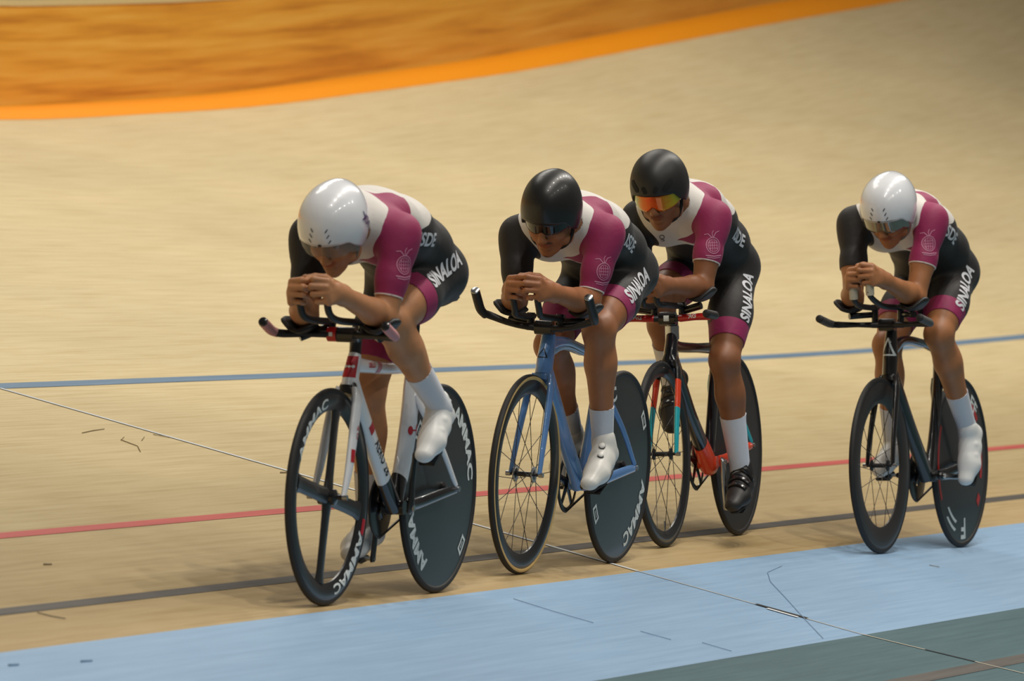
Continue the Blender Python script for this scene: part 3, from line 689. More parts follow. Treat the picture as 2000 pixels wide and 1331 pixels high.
# ---- bicycle 3: black with turquoise and orange fork
S = dict(HAND[2], bar=(.842, .818), bend=(.905, .823), tip=(1.035, .833), head_top=(.796, .762), head_bot=(.832, .672), rise=.045, m_grip=M_matte, m_cap=M_matte, m_sleeve=M_redp,
         bb=(.375, .283), crank=-86, tiltL=-22, tiltR=-38, m_crank=M_silver, stay_top=(.25, .60), m_bb=M_oran)
b3 = empty('track_bicycle', FRAMES[2]); tag(b3, 'black track bicycle with turquoise and orange fork blades and red handlebar', 'bicycle', 'bicycles of the pursuit team')
ht = tube_obj('head_tube', [V(.794, 0, .775), V(.806, 0, .735), V(.820, 0, .70), V(.834, 0, .664)], [(.021, .022), (.022, .026), (.024, .030), (.025, .030)], M_navy, b3, 16, side=(0, 1, 0), n=3)
lathe_obj('head_spacer', [(.021, -.024), (.025, -.024), (.025, .024), (.021, .024)], M_silver, ht, 24).matrix_local = Matrix.Translation((.796, 0, .766)) @ Matrix.Rotation(math.pi/2, 4, 'X')
tube_obj('top_tube', [V(.80, 0, .725), V(.70, 0, .712), V(.48, 0, .705), V(.25, 0, .70)], [(.018, .024), (.017, .020), (.016, .018), (.015, .022)], M_gloss, b3, 14, side=(0, 1, 0), n=4)
dt = tube_obj('down_tube', [V(.822, 0, .69), V(.745, 0, .61), V(.60, 0, .465), V(.46, 0, .35)], [(.022, .034), (.023, .036), (.023, .036), (.026, .036)], M_navy, b3, 16, side=(0, 1, 0), n=4)
tube_obj('bottom_shell', [V(.47, 0, .357), V(.43, 0, .325), V(.375, 0, .278), V(.345, 0, .262)], [(.0265, .037), (.030, .040), (.034, .042), (.028, .030)], M_oran, b3, 16, side=(0, 1, 0), n=3)
tube_obj('seat_tube', [V(.245, 0, .72), V(.255, 0, .62), V(.31, 0, .45), V(.36, 0, .32)], [(.015, .034), (.016, .042), (.018, .038), (.020, .030)], M_navy, b3, 16, side=(0, 1, 0), n=4)
tube_obj('seatpost', [V(.245, 0, .72), V(.225, 0, .82), V(.21, 0, .905)], [(.012, .024), (.012, .022), (.012, .02)], M_matte, b3, 12, side=(0, 1, 0))
saddle(b3, .205, .935); stays(b3, S, M_oran, M_turq)
def painted_blade(p, r, cr):
    k = len(p); q = catmull(p, 5); x = np.linspace(0, k-1, len(q)); R = list(zip(np.interp(x, range(k), [e[0] for e in r]), np.interp(x, range(k), [e[1] for e in r])))
    o = tube_obj('fork_blade', q[:8], R[:8], M_gloss, b3, 14, side=(0, 1, 0))
    tube_obj('orange_section', q[7:13], R[7:13], M_oran, o, 14, side=(0, 1, 0)); tube_obj('turquoise_section', q[12:], R[12:], M_turq, o, 14, side=(0, 1, 0)); return o
fork(b3, S, painted_blade, M_navy); bars(b3, S); drivetrain(b3, S)
spoked_wheel(b3, WB, .040, 20, M_carbon, M_matte)
tube_obj('valve', [V(WB, .0, R_W-.2765), V(WB, .0, R_W-.240)], .0032, M_silver, b3, 8)
disc_wheel(b3, 0, mat('matt_disc_carbon', (46, 44, 42), .5))
sl = [o for o in b3.children_recursive if o.name.startswith('bar_sleeve')]
for o in sl:
    s = 1 if o.data.vertices[0].co.y > 0 else -1
    decal('bar_lettering', text_mesh('AG', .02, .9), bvh_of(o), (.87, s*.10, .822), (.2*-s, 1, 0), (1, .15*s, .2), .017, M_wprint, o, .0008)
clampo = [o for o in b3.children_recursive if o.name.startswith('stem_clamp')][0]
decal('clamp_mark', shape_bm([rect(-.5, -.5, .5, .5)]), bvh_of(clampo), (.86, 0, .818), (0, 1, 0), (1, 0, .1), .020, M_wprint, clampo, .0008)

# ---- bicycle 4: black with a deep front rim and a disc with red arcs
S = dict(HAND[3], bar=(.858, .868), bend=(.930, .870), tip=(1.068, .892), head_top=(.815, .835), head_bot=(.838, .680), rise=.066, m_grip=M_grip, m_cap=M_matte, m_wrap=M_wrap,
         ringw=.060, bb=(.39, .285), crank=182, tiltL=-50, tiltR=-20, m_crank=M_gloss, stay_top=(.265, .66), rod=(-.1, 0, 1.))
b4 = empty('track_bicycle', FRAMES[3]); tag(b4, 'black track bicycle with white triangle outline and deep front rim', 'bicycle', 'bicycles of the pursuit team')
ht = tube_obj('head_tube', [V(.812, 0, .845), V(.820, 0, .80), V(.828, 0, .74), V(.842, 0, .672)], [(.021, .024), (.024, .036), (.027, .044), (.027, .036)], M_gloss, b4, 16, side=(0, 1, 0), n=3)
tt = tube_obj('top_tube', [V(.80, 0, .775), V(.72, 0, .806), V(.62, 0, .812), V(.46, 0, .80), V(.26, 0, .775)], [(.020, .024), (.019, .016), (.018, .015), (.017, .016), (.015, .022)], M_gloss, b4, 14, side=(0, 1, 0), n=4)
tube_obj('top_tube_underside', [V(.775, 0, .760), V(.72, 0, .789), V(.62, 0, .797), V(.46, 0, .786)], [(.010, .008), (.0175, .008), (.0172, .007), (.014, .006)], M_lblue, tt, 12, side=(0, 1, 0), n=4)
tube_obj('down_tube', [V(.830, 0, .70), V(.745, 0, .61), V(.60, 0, .465), V(.41, 0, .285)], [(.023, .036), (.023, .038), (.023, .038), (.028, .036)], M_gloss, b4, 16, side=(0, 1, 0), n=4)
sto = tube_obj('seat_tube', [V(.258, 0, .79), V(.264, 0, .64), V(.315, 0, .45), V(.385, 0, .285)], [(.015, .034), (.016, .044), (.018, .038), (.022, .03)], M_gloss, b4, 16, side=(0, 1, 0), n=4)
tube_obj('seatpost', [V(.258, 0, .78), V(.248, 0, .88), V(.24, 0, .985)], [(.012, .024), (.012, .022), (.012, .02)], M_matte, b4, 12, side=(0, 1, 0))
saddle(b4, .235, 1.015); stays(b4, S, M_gloss, M_gloss); fork(b4, S, M_gloss); bars(b4, S); drivetrain(b4, S)
spoked_wheel(b4, WB, .082, 18, mat('smooth_dark_rim', (46, 42, 40), .45, coat=.2), M_matte)
rw = disc_wheel(b4, 0, M_disc)
arc_print('disc_lettering', text_mesh('F', .03, 1.1), rw, cr_, .262, -92, .082, M_wprint, 1)
arc_print('disc_bars', shape_bm([[(-1.1, -.42), (.9, -.42), (1.1, -.20), (-.9, -.20)], [(-1.1, .12), (.6, .12), (.8, .34), (-.9, .34)]]), rw, cr_, .266, -58, .062, M_wprint, 1)
arc_print('disc_lettering', text_mesh('FF', .02, 1.2), rw, cr_, .268, 125, .056, M_wprint, 1)
def arc_band(a0, a1, r0, r1, m):
    bm = bmesh.new(); aa = np.radians(np.linspace(a0, a1, 16)); q = [[bm.verts.new((r*math.cos(a), disc_y(r)+.0012, R_W+r*math.sin(a))) for r in (r0, r1)] for a in aa]
    for i in range(15): bm.faces.new((q[i][0], q[i+1][0], q[i+1][1], q[i][1]))
    return bmesh_obj('red_arc', bm, m, rw)
arc_band(150, 196, .225, .252, M_redp); arc_band(212, 222, .232, .268, M_redp); arc_band(-30, 30, .278, .296, M_redp); arc_band(96, 140, .240, .262, M_redp)
B = bvh_of(ht); decal('triangle_mark', shape_bm(stroke([(-.55, -.5), (.55, -.5), (0, .95)], .14, True)), B, (.86, 0, .775), (-.1, 1, 0), (1, .05, .05), .044, M_wprint, ht, .0008)

# ================================================================== riders
def fabric_mat(name):
    """skin suit: white, maroon and black panels, the seams held as distance fields on the cloth"""
    m, nt, b = new_mat(name); L = nt.links
    def att(n):
        a = nd(nt, 'ShaderNodeAttribute', attribute_name=n); g = nd(nt, 'ShaderNodeMath', operation='GREATER_THAN'); g.inputs[1].default_value = 0
        L.new(a.outputs['Fac'], g.inputs[0]); return g.outputs[0]
    c = mixc(nt, att('f_mar'), s2l((222, 216, 210)), s2l((150, 36, 86)))
    c = mixc(nt, att('f_blk'), c, s2l((29, 25, 25))); c = mixc(nt, att('f_hem'), c, s2l((150, 34, 88))); c = mixc(nt, att('f_whi'), c, s2l((226, 214, 210)))
    tc = nd(nt, 'ShaderNodeTexCoord'); n = nd(nt, 'ShaderNodeTexNoise', i_Scale=26., i_Detail=3., i_Distortion=.6); L.new(tc.outputs['Object'], n.inputs['Vector'])
    n2 = nd(nt, 'ShaderNodeTexNoise', i_Scale=420., i_Detail=1.); L.new(tc.outputs['Object'], n2.inputs['Vector'])
    ad = nd(nt, 'ShaderNodeMath', operation='MULTIPLY_ADD'); ad.inputs[1].default_value = .12; L.new(n2.outputs['Fac'], ad.inputs[0]); L.new(n.outputs['Fac'], ad.inputs[2])
    bp = nd(nt, 'ShaderNodeBump', i_Strength=.25, i_Distance=.006); L.new(ad.outputs[0], bp.inputs['Height']); L.new(bp.outputs[0], b.inputs['Normal'])
    L.new(c, b.inputs['Base Color']); b.inputs['Roughness'].default_value = .62; b.inputs['Sheen Weight'].default_value = .05
    return m
M_suit = fabric_mat('skin_suit_cloth')
def skin_mat(name, rgb, hair=(38, 28, 24)):
    m, nt, b = new_mat(name); L = nt.links
    tc = nd(nt, 'ShaderNodeTexCoord'); n = nd(nt, 'ShaderNodeTexNoise', i_Scale=18., i_Detail=4.); L.new(tc.outputs['Object'], n.inputs['Vector'])
    lo = tuple(v*.90 for v in rgb); r = ramp(nt, [(.3, s2l(lo)), (.7, s2l(rgb))]); L.new(n.outputs['Fac'], r.inputs[0])
    def soft(nm, w):
        a = nd(nt, 'ShaderNodeAttribute', attribute_name=nm); g = nd(nt, 'ShaderNodeMapRange'); g.inputs['From Min'].default_value = -w; g.inputs['From Max'].default_value = w
        L.new(a.outputs['Fac'], g.inputs['Value']); return g.outputs[0]
    c = mixc(nt, soft('f_lip', .002), r.outputs[0], s2l((rgb[0]*.86, rgb[1]*.72, rgb[2]*.72)))
    c = mixc(nt, soft('f_eye', .0015), c, s2l((206, 196, 188))); c = mixc(nt, soft('f_hair', .003), c, s2l(hair))
    L.new(c, b.inputs['Base Color']); b.inputs['Roughness'].default_value = .48
    b.inputs['Subsurface Weight'].default_value = .12; b.inputs['Subsurface Radius'].default_value = (.012, .005, .003); b.inputs['Subsurface Scale'].default_value = .5
    return m
M_sock = mat('white_sock_knit', (216, 218, 226), .85, bump=.4, bscale=260)
M_over = mat('white_overshoe', (232, 232, 230), .40, bump=.25, bscale=30)
M_wshoe = mat('white_shoe', (224, 222, 216), .35, vary=.08, bump=.1, bscale=60)
M_bshoe = mat('black_shoe', (36, 34, 34), .5, bump=.2, bscale=90)
M_sole = mat('dark_sole', (30, 28, 28), .6)
M_strap = mat('black_strap', (26, 24, 24), .7)
M_letter = mat('white_lettering', (226, 226, 232), .6)
M_emblem = mat('pale_pink_emblem', (214, 146, 176), .6)

def make_hand(vol, W, m, s, p, curl, k=.0035):
    """W wrist, m along the palm, s towards the index side, p palm normal"""
    m, s, p = unit(m), np.asarray(s, float), np.asarray(p, float)
    s = unit(s-m*(s@m)); p = unit(p-m*(p@m)-s*(p@s))
    vol.cone(W-m*.01, W+m*.035, .027, .026, .015, (s, .80)); vol.cone(W+m*.03+s*.010, W+m*.082+s*.022, .017, .0125, .012); vol.cone(W+m*.03, W+m*.084, .017, .0125, .012)
    vol.cone(W+m*.03-s*.012, W+m*.080-s*.020, .016, .012, .012); vol.cone(W+m*.03-s*.016, W+m*.070-s*.036, .014, .011, .012)
    ln = [(.043, .027, .020), (.047, .030, .021), (.044, .028, .020), (.035, .021, .018)]
    kn = [(.086, .0295, .0104), (.091, .0098, .0106), (.087, -.0100, .0102), (.076, -.0290, .0092)]
    for i in range(4):
        c = curl[i]; a = W+m*kn[i][0]+s*kn[i][1]; r = kn[i][2]; ang = 0.
        for j, (da, Lg) in enumerate(zip((c[0], c[1], c[1]*.7), ln[i])):
            ang += math.radians(da); d = m*math.cos(ang)+p*math.sin(ang)+s*(-.06*(i-1.2) if j == 0 else 0); b = a+unit(d)*Lg
            vol.cone(a, b, r, r*.92, k, pad=.012); a = b; r *= .92
    t0 = W+m*.022+s*.022+p*.006; t1 = t0+unit(m*.55+s*.55+p*.62)*.042; t2 = t1+unit(m*.72+s*.05+p*.70)*.032; t3 = t2+unit(m*.55-s*.30+p*.75)*.024
    vol.cone(t0, t1, .0165, .0118, .01); vol.cone(t1, t2, .0118, .0105, .004); vol.cone(t2, t3, .0105, .0088, .003)
def helmet_shell(hd, R, rim, name, m, parent, thick=.012, na=72, nv=22):
    """R = (front, back, side, up); rim(az) = height of the lower edge; hd = head axes, centre"""
    C, f, l, u = hd; rows = []
    for i in range(nv+1):
        row = []
        for j in range(na):
            az = 2*math.pi*j/na-math.pi; e1 = math.asin(np.clip(rim(az)/R[3], -.95, .95)); e = math.pi/2+(e1-math.pi/2)*(i/nv)
            ca, sa = math.cos(az), math.sin(az); rx = R[0] if ca > 0 else R[1]
            pw = lambda c, q: math.copysign(abs(c)**q, c)
            x = rx*ca*pw(math.cos(e), .86); y = R[2]*sa*pw(math.cos(e), .86)
            if ca < 0: y *= 1-.14*(ca*ca)**2
            z = R[3]*math.sin(e)*(1-.10*max(0, -ca)*math.cos(e))
            row.append(C+f*x+l*y+u*z)
        row.append(row[0]); rows.append(row)
    P = np.array(rows); ni, nj = P.shape[0], P.shape[1]-1
    v = P[:, :-1].reshape(-1, 3); F = [(i*nj+j, (i+1)*nj+j, (i+1)*nj+(j+1) % nj, i*nj+(j+1) % nj) for i in range(1, ni-1) for j in range(nj)]
    me = bpy.data.meshes.new(name); F += [(0, nj+j, nj+(j+1) % nj) for j in range(nj)]
    vs = v.tolist(); me.from_pydata(vs, [], F); me.validate(); o = link(name, me, m, parent)
    s = o.modifiers.new('thickness', 'SOLIDIFY'); s.thickness = thick; s.offset = -1; s.use_rim = True
    return o
def wrap_band(hd, R, az0, az1, top, bot, name, m, parent, thick=.0025, grow=1.03, na=30, nv=8, lean=.0):
    C, f, l, u = hd; rows = []
    for i in range(nv+1):
        row = []
        for az in np.radians(np.linspace(az0, az1, na)):
            a, b = top(az), bot(az); z = a+(b-a)*i/nv; w = grow-lean*(i/nv)
            row.append(C+f*(R[0]*math.cos(az)*w)+l*(R[2]*math.sin(az)*w)+u*z)
        rows.append(row)
    o = grid_obj(name, rows, m, parent, thick)
    me = o.data; uvl = me.uv_layers.new(name='UVMap'); n = na
    for lp in me.loops:
        i, j = divmod(lp.vertex_index, n); uvl.data[lp.index].uv = (j/(n-1), i/nv)
    return o
def foot_frame(A, Bp, up_hint):
    """ankle and ball of the foot -> foot axes (toe direction, up) and origin under the ankle"""
    A, Bp = np.asarray(A, float), np.asarray(Bp, float); d = Bp-A; Ln = math.hypot(d[0], d[2]); ang = math.atan2(d[2], d[0])+math.atan2(.080, .125)
    t = unit(V(math.cos(ang), .03*np.sign(A[1]), math.sin(ang))); y = unit(V(0, 1, 0)-t*t[1]); u = np.cross(t, y); return t, y, u
def make_shoe(parent, A, Bp, kind, side):
    t, y, u = foot_frame(A, Bp, None); O = np.asarray(A, float)-u*.088
    # keep the ball of the foot over the pedal
    O = O+(np.asarray(Bp, float)-(O+t*.125+u*.012))*.6
    Q = lambda a, b, c: O+t*a+y*b*side+u*c
    pts = [Q(-.08, -.09, -.04), Q(.25, .09, .2), Q(-.08, .09, .2), Q(.25, -.09, -.04), Q(.25, .09, -.04), Q(-.08, -.09, .2)]
    vol = Vol(np.min(pts, 0)-.03, np.max(pts, 0)+.03, .003)
    vol.cone(Q(-.022, 0, .038), Q(.05, .002, .044), .034, .036, .02); vol.cone(Q(.05, .002, .044), Q(.122, .004, .034), .036, .035, .02, (y, .86)); vol.cone(Q(.122, .004, .034), Q(.182, -.004, .026), .034, .025, .02, (y, .80))
    vol.cone(Q(-.012, 0, .05), Q(-.002, 0, .108), .037, .037, .02); vol.cone(Q(.02, 0, .075), Q(.09, 0, .05), .034, .030, .03)
    if kind != 'over': vol.ell(Q(.07, 0, -.035), (.20, .09, .032), np.array([t, y, u]), .006, cut=True)
    if kind == 'over':
        for a, b, c, r in ((.055, .028, .075, .011), (.095, .030, .060, .011), (.085, -.02, .062, .007)): vol.ell(Q(a, b, c), (r, r, r*.9), np.array([t, y, u]), .008)
        for i in range(5): vol.cone(Q(-.02+.012*i, .034, .098-.010*i), Q(.012+.012*i, -.034, .102-.010*i), .004, .004, .006)
    v, f = vol.mesh(2); mt = {'over': M_over, 'white': M_wshoe, 'black': M_bshoe}[kind]
    nm = 'overshoe' if kind == 'over' else 'shoe'; o = link(nm, npmesh(nm, v, f), mt, parent)
    # sole plate
    rows = []
    for a in np.linspace(0, 1, 16):
        x = -.042+.235*a; w = .84*(.028+.016*math.sin(math.pi*min(1, a*.62+.12))**2)*(math.sin(math.pi*min(.98, max(.05, a*.93+.06)))**.35)
        rows.append([Q(x, q*w, .003) for q in np.linspace(-1, 1, 7)])
    if kind != 'over': grid_obj('sole', rows, M_sole, o, .006, flip=(side < 0))
    bv = bvh_of(o)
    if kind == 'white':
        for a, b, c in ((.050, .04, .09), (.088, .042, .07)):
            h = bv.ray_cast(Vector(Q(a, b, c+.05)), Vector(-(u*.75+y*side*.66)), .2)
            if h[0]:
                p = np.array(h[0]); n = np.array(h[1]); tube_obj('dial', [p-n*.002, p+n*.007, p+n*.009], [.0105, .0105, .008], M_wshoe, o, 16); tube_obj('dial_edge', [p-n*.001, p+n*.004], .0118, M_gloss, o, 16)
    if kind == 'black':
        for x in (.035, .075, .112):
            rows = []
            for q in np.linspace(-1.2, 1.2, 13):
                row = []
                for e in (-.011, .011):
                    h = bv.ray_cast(Vector(Q(x+e+.008*q, 0, .05)+(u*math.cos(q)+y*side*math.sin(q))*.12), Vector(-(u*math.cos(q)+y*side*math.sin(q))), .2)
                    row.append(np.array(h[0])+np.array(h[1])*.003 if h[0] else Q(x+e, .03*q, .08))
                rows.append(row)
            grid_obj('strap', rows, M_gloss, o, .003)
    return o
BONES = None
def rider(i, J, lab, skin, hel, shoes, group='riders of the pursuit team'):
    P = empty('person', FRAMES[i]); tag(P, lab, 'person', group)
    J = {k: (np.array(v, float) if isinstance(v, tuple) and len(v) == 3 else v) for k, v in J.items()}
    H = J['hip']; hw = .076; shL, shR = J['shL'], J['shR']; mid = (shL+shR)/2
    N = mid+J.get('neck', V(.045, 0, .050)); ax = unit(H-N); back = unit(np.cross(V(0, 1, 0), ax)); back = back if back[2] > 0 else -back
    p_, y_ = math.radians(J['pitch']), math.radians(J.get('yaw', 0)); f = V(math.cos(p_)*math.cos(y_), math.cos(p_)*math.sin(y_), -math.sin(p_)); l = unit(np.cross(V(0, 0, 1), f)); u = np.cross(f, l)
    ro = math.radians(J.get('roll', 0)); l, u = l*math.cos(ro)+u*math.sin(ro), u*math.cos(ro)-l*math.sin(ro)
    C = J['head']; HA = np.array([f, l, u]); FS = J.get('fs', 1.17); hp = lambda a, b, c: C+f*a+l*b+u*(c if c > 0 else c*FS)
    allp = np.array([H, shL, shR, C+f*.2+u*.0, C+u*.15, C-f*.2, J['elL'], J['elR'], J['wrL']+V(.2, 0, .06), J['wrR']+V(.2, 0, .06), J['knL'], J['knR'], J['anL']-V(.05, 0, .12), J['anR']-V(.05, 0, .12), J['baL'], J['baR'], H+V(-.2, .2, 0), H+V(-.2, -.2, 0)])
    vol = Vol(allp.min(0)-.085, allp.max(0)+.085, J.get('h', .0043)); g = J.get('girth', 1.)
    # trunk
    fl = (V(0, 1, 0), .76); q = lambda t, b: H+(N-H)*t+back*b
    chain = [(H+V(-.03, 0, .010), .108), (q(.20, .044), .110), (q(.50, .050), .111), (q(.76, .028), .106), (q(.96, -.012), .078)]
    for (a, ra), (b, rb) in zip(chain[:-1], chain[1:]): vol.cone(a, b, ra*g, rb*g, .03, fl)
    for s in (1, -1):
        sh, el, wr = (shL, J['elL'], J['wrL']) if s > 0 else (shR, J['elR'], J['wrR'])
        vol.ell(H+V(-.034, s*.050, -.008), (.087, .074, .087), None, .04)                         # buttock
        vol.cone(q(.97, .02), sh, .058, .054, .045); vol.ell(q(.72, .055)+V(0, s*.075, 0), (.115, .062, .05), np.array([ax, V(0, 1, 0), back]), .04)   # shoulder blade
        vol.ell(q(.80, -.055)+V(0, s*.07, 0), (.09, .07, .055), np.array([ax, V(0, 1, 0), back]), .04)    # chest
        d = unit(el-sh); vol.ell(sh+d*.035+V(0, s*.008, .0), (.052, .050, .075), np.array([unit(np.cross(d, V(0, 1, 0))), unit(np.cross(np.cross(d, V(0, 1, 0)), d)), d]), .03)
        vol.cone(sh, sh+(el-sh)*.55, .051, .047, .03); vol.cone(sh+(el-sh)*.5, el, .047, .037, .02)
        vol.cone(el, el+(wr-el)*.28, .038, .040, .018); vol.cone(el+(wr-el)*.28, wr, .040, .0265, .018, (V(0, 1, 0), .96))
        # leg
        hj = H+V(0, s*hw, 0); kn, an, ba = (J['knL'], J['anL'], J['baL']) if s > 0 else (J['knR'], J['anR'], J['baR'])
        th = unit(kn-hj); sn = unit(an-kn); bend = unit(th-sn+V(1e-4, 0, 0)); fr = unit(bend-th*(bend@th))
        vol.cone(hj, hj+(kn-hj)*.5, .079*g, .073*g, .05); vol.cone(hj+(kn-hj)*.5, kn, .073*g, .053, .03)
        vol.ell(hj+(kn-hj)*.55+fr*.022+V(0, s*.010, 0), (.060, .062, .135), np.array([fr, unit(np.cross(th, fr)), th]), .04)
        vol.ell(kn+fr*.014, (.042, .046, .050), np.array([fr, unit(np.cross(th, fr)), th]), .025)
        cf = unit(bend-sn*(bend@sn)); vol.cone(kn, kn+(an-kn)*.3, .051, .049, .025); vol.cone(kn+(an-kn)*.3, an, .049, .033, .025)
        Ls = np.linalg.norm(an-kn)
        for e in (-1, 1): vol.ell(kn+sn*Ls*.30-cf*.024+unit(np.cross(sn, cf))*e*.016, (.038, .032, .100), np.array([cf, unit(np.cross(sn, cf)), sn]), .025)
        ft, fy, fu = foot_frame(an, ba, None); vol.cone(an, an-ft*.030-fu*.045, .030, .024, .02); vol.cone(an-fu*.02, ba+fu*.012, .028, .022, .02)
        make_hand(vol, wr, J['hm']*V(1, s, 1)+J.get('hm'+('L' if s > 0 else 'R'), V(0, 0, 0)), J['hs']*V(1, s, 1), V(.05, -s, .0), J['curl'])
    # head and face
    vol.cone(N-ax*.0+V(-.02, 0, -.015), hp(-.035, 0, -.045), .064, .056, .03)
    vol.ell(hp(-.012, 0, .018), (.100, .077, .092), HA, .02); vol.ell(hp(.030, 0, -.048), (.068, .060, .078), HA, .02); vol.ell(hp(.050, 0, -.100), (.038, .036, .026), HA, .02); vol.ell(hp(.074, 0, -.108), (.016, .020, .016), HA, .012)
    for s in (1, -1):
        vol.ell(hp(.058, s*.036, -.042), (.030, .026, .026), HA, .018); vol.ell(hp(.006, s*.056, -.082), (.038, .016, .026), HA, .02)
        vol.ell(hp(-.012, s*.079, -.025), (.017, .009, .030), HA, .006); vol.ell(hp(.102, s*.032, -.012), (.014, .018, .011), HA, .010, cut=True); vol.ell(hp(.108, s*.011, -.047), (.010, .0085, .008), HA, .006)
        vol.ell(hp(.083, s*.032, -.012), (.0125, .0135, .0115), HA, .003)
    vol.ell(hp(.082, 0, .010), (.020, .050, .011), HA, .012); vol.cone(hp(.092, 0, -.002), hp(.118, 0, -.042), .0085, .0125, .009)
    vol.ell(hp(.094, 0, -.069), (.010, .025, .0085), HA, .006); vol.ell(hp(.090, 0, -.083), (.010, .021, .009), HA, .006); vol.ell(hp(.108, 0, -.0755), (.012, .022, .0016), HA, .003, cut=True)
    v, fc = vol.mesh(1); nrm = vnormals(v, fc); rel = v-C; hx, hy, hz = rel@f, rel@l, rel@u
    # bones for sorting the surface
    names = ['torso', 'head', 'uaL', 'uaR', 'faL', 'faR', 'thL', 'thR', 'snL', 'snR']; segs = [None, (hp(-.03, 0, -.06), hp(.02, 0, 0), .09), (shL, J['elL'], .047), (shR, J['elR'], .047), (J['elL'], J['wrL']+(J['wrL']-J['elL'])*.5, .036), (J['elR'], J['wrR']+(J['wrR']-J['elR'])*.5, .036),
        (H+V(0, hw, 0), J['knL'], .072), (H+V(0, -hw, 0), J['knR'], .072), (J['knL'], J['anL']+(J['anL']-J['knL'])*.3, .046), (J['knR'], J['anR']+(J['anR']-J['knR'])*.3, .046)]
    D = np.zeros((len(v), len(names))); T = np.zeros_like(D)
    D[:, 0] = np.min([seg_t(v, a[0], b[0])[1]-.118 for a, b in zip(chain[:-1], chain[1:])], 0)
    for k in range(1, len(names)):
        t, d = seg_t(v, segs[k][0], segs[k][1]); D[:, k] = d-segs[k][2]; T[:, k] = t
    lb = D.argmin(1)
    me = npmesh('body', v, fc)
    inh = (lb == 1) & (hz > -.16)
    br = np.where(inh & (hx > .04), np.minimum(.0045-np.abs(hz-.006+.25*(np.abs(hy)-.032)**2/.02*.5), np.minimum(np.abs(hy)-.012, .052-np.abs(hy))), -1)
    st = np.full(len(v), -1.)
    if J.get('moustache'):
        st = np.where(inh & (hx > .06), np.minimum(.0042-np.abs(hz+.0690+.12*np.abs(hy)), .028-np.abs(hy))-.001, -1); st = np.maximum(st, np.where(inh & (hx > .05), np.minimum(.009-np.abs(hz+.132), .013-np.abs(hy))-.0055, -1))
    pup = np.where(inh & (hx > .05), .0060-np.sqrt((np.abs(hy)-.032)**2+(hz+.011)**2), -1); lash = np.where(inh & (hx > .05), np.minimum(.0018-np.abs(hz+.0035), .015-np.abs(np.abs(hy)-.032)), -1)
    cap = np.where(inh, np.minimum(-hx+.03+.0*hz, hz+.06+.0*hx), -1); cap = np.where((lb == 1) & (np.abs(hy) < .075), cap, -1)
    set_attr(me, 'f_hair', np.maximum.reduce([br, st, pup, lash, cap]))
    set_attr(me, 'f_eye', np.where(inh & (hx > .05), .0085-np.sqrt((.62*(np.abs(hy)-.032))**2+(1.3*(hz+.011))**2), -1))
    set_attr(me, 'f_lip', np.where(inh & (hx > .07), 1-np.sqrt((hy/.025)**2+((hz+.0755)/.0135)**2), -1)*.012)
    link('body', me, skin, P)
    # ---- skin suit: the cloth lies 3 mm over the body and ends at neck, sleeves and thighs
    keep = np.full(len(v), -1.); hemA, hemT = J['hem_arm'], J['hem_leg']
    axis = np.zeros_like(v)
    for k, hem in ((2, hemA), (3, hemA), (6, hemT[0]), (7, hemT[1])):
        m_ = lb == k; keep[m_] = T[m_, k]-hem; axis[m_] = unit(segs[k][1]-segs[k][0])
    for k, par, hem in ((4, 2, hemA), (5, 3, hemA), (8, 6, hemT[0]), (9, 7, hemT[1])):
        m_ = lb == k; near = T[m_, k] < .055; keep[m_] = np.where(near, np.maximum(T[m_, par]-hem, -.01+0*T[m_, par]), .5); axis[m_] = unit(segs[par][1]-segs[par][0])
    nd_ = unit(hp(-.03, 0, -.02)-N); cn = (v-N)@unit(nd_*.8+f*.25)-J.get('collar', .045); m_ = (lb == 1) | ((lb == 0) & (cn > -.05) & (np.abs(v[:, 1]) < .10)); keep[m_] = np.maximum(keep[m_], cn[m_]); axis[m_] = unit(nd_*.8+f*.25)
    kf = (keep[fc] < 0).any(1) & (keep[fc] < .03).all(1); F = fc[kf]; used = np.unique(F); rm = np.full(len(v), -1); rm[used] = np.arange(len(used))
    sv = v[used]+nrm[used]*.003; kp = keep[used]; over = kp > 0; sv[over] -= axis[used][over]*kp[over][:, None]; F = rm[F]
    # turn the raw edge in
    e = np.sort(np.concatenate([F[:, [a, (a+1) % 4]] for a in range(4)]), 1); key = e[:, 0].astype(np.int64)*len(sv)+e[:, 1]; un, cnt = np.unique(key, return_counts=True); be = un[cnt == 1]
    vu = v[used]; l_, bb = sv[:, 1], (sv-N)@back; a_ = (sv-N)@ax
    phi = np.degrees(np.arctan2(np.abs(sv[:, 1])*.76, bb-.02+.0))
    ablk = np.interp(phi, [0, 40, 70, 90, 105, 125, 150, 180], [.36, .33, .27, .20, .155, .17, .20, .21])
    tL, dL = seg_t(sv, shL, J['elL']); tR, dR = seg_t(sv, shR, J['elR'])
    armL = J.get('armr', .073)-dL-.30*np.clip(-tL, 0, 1); armR = .078-dR-.12*np.clip(-tR, 0, 1)
    cs = J.get('cs', 0.)
    smx = lambda p, q_, k: np.maximum(p, q_)+np.maximum(k-np.abs(p-q_), 0)**2/(4*k)
    torso_l = np.minimum(l_-.124-cs*.4, .110-a_)
    bandb = np.minimum(np.minimum(.085+.35*np.maximum(l_-.08, 0), (l_-.012)*1.15)-a_, a_-.012-cs); bandb = np.where(phi < 105, bandb, -.02)
    bandf = np.minimum((.125+.2*l_)-a_, a_-(.118+cs-.80*l_)); bandf = np.where((phi >= 95) & (l_ > -.02), bandf, -.02)
    armL = smx(armL, torso_l, .02); bandb = smx(bandb, armL, .03)
    fm = np.maximum.reduce([armL, bandb, bandf]); fb_ = np.minimum(a_-ablk, -(armL)); fb_ = np.maximum(fb_, armR)
    lbu = lb[used]; fh = np.full(len(used), -1.)
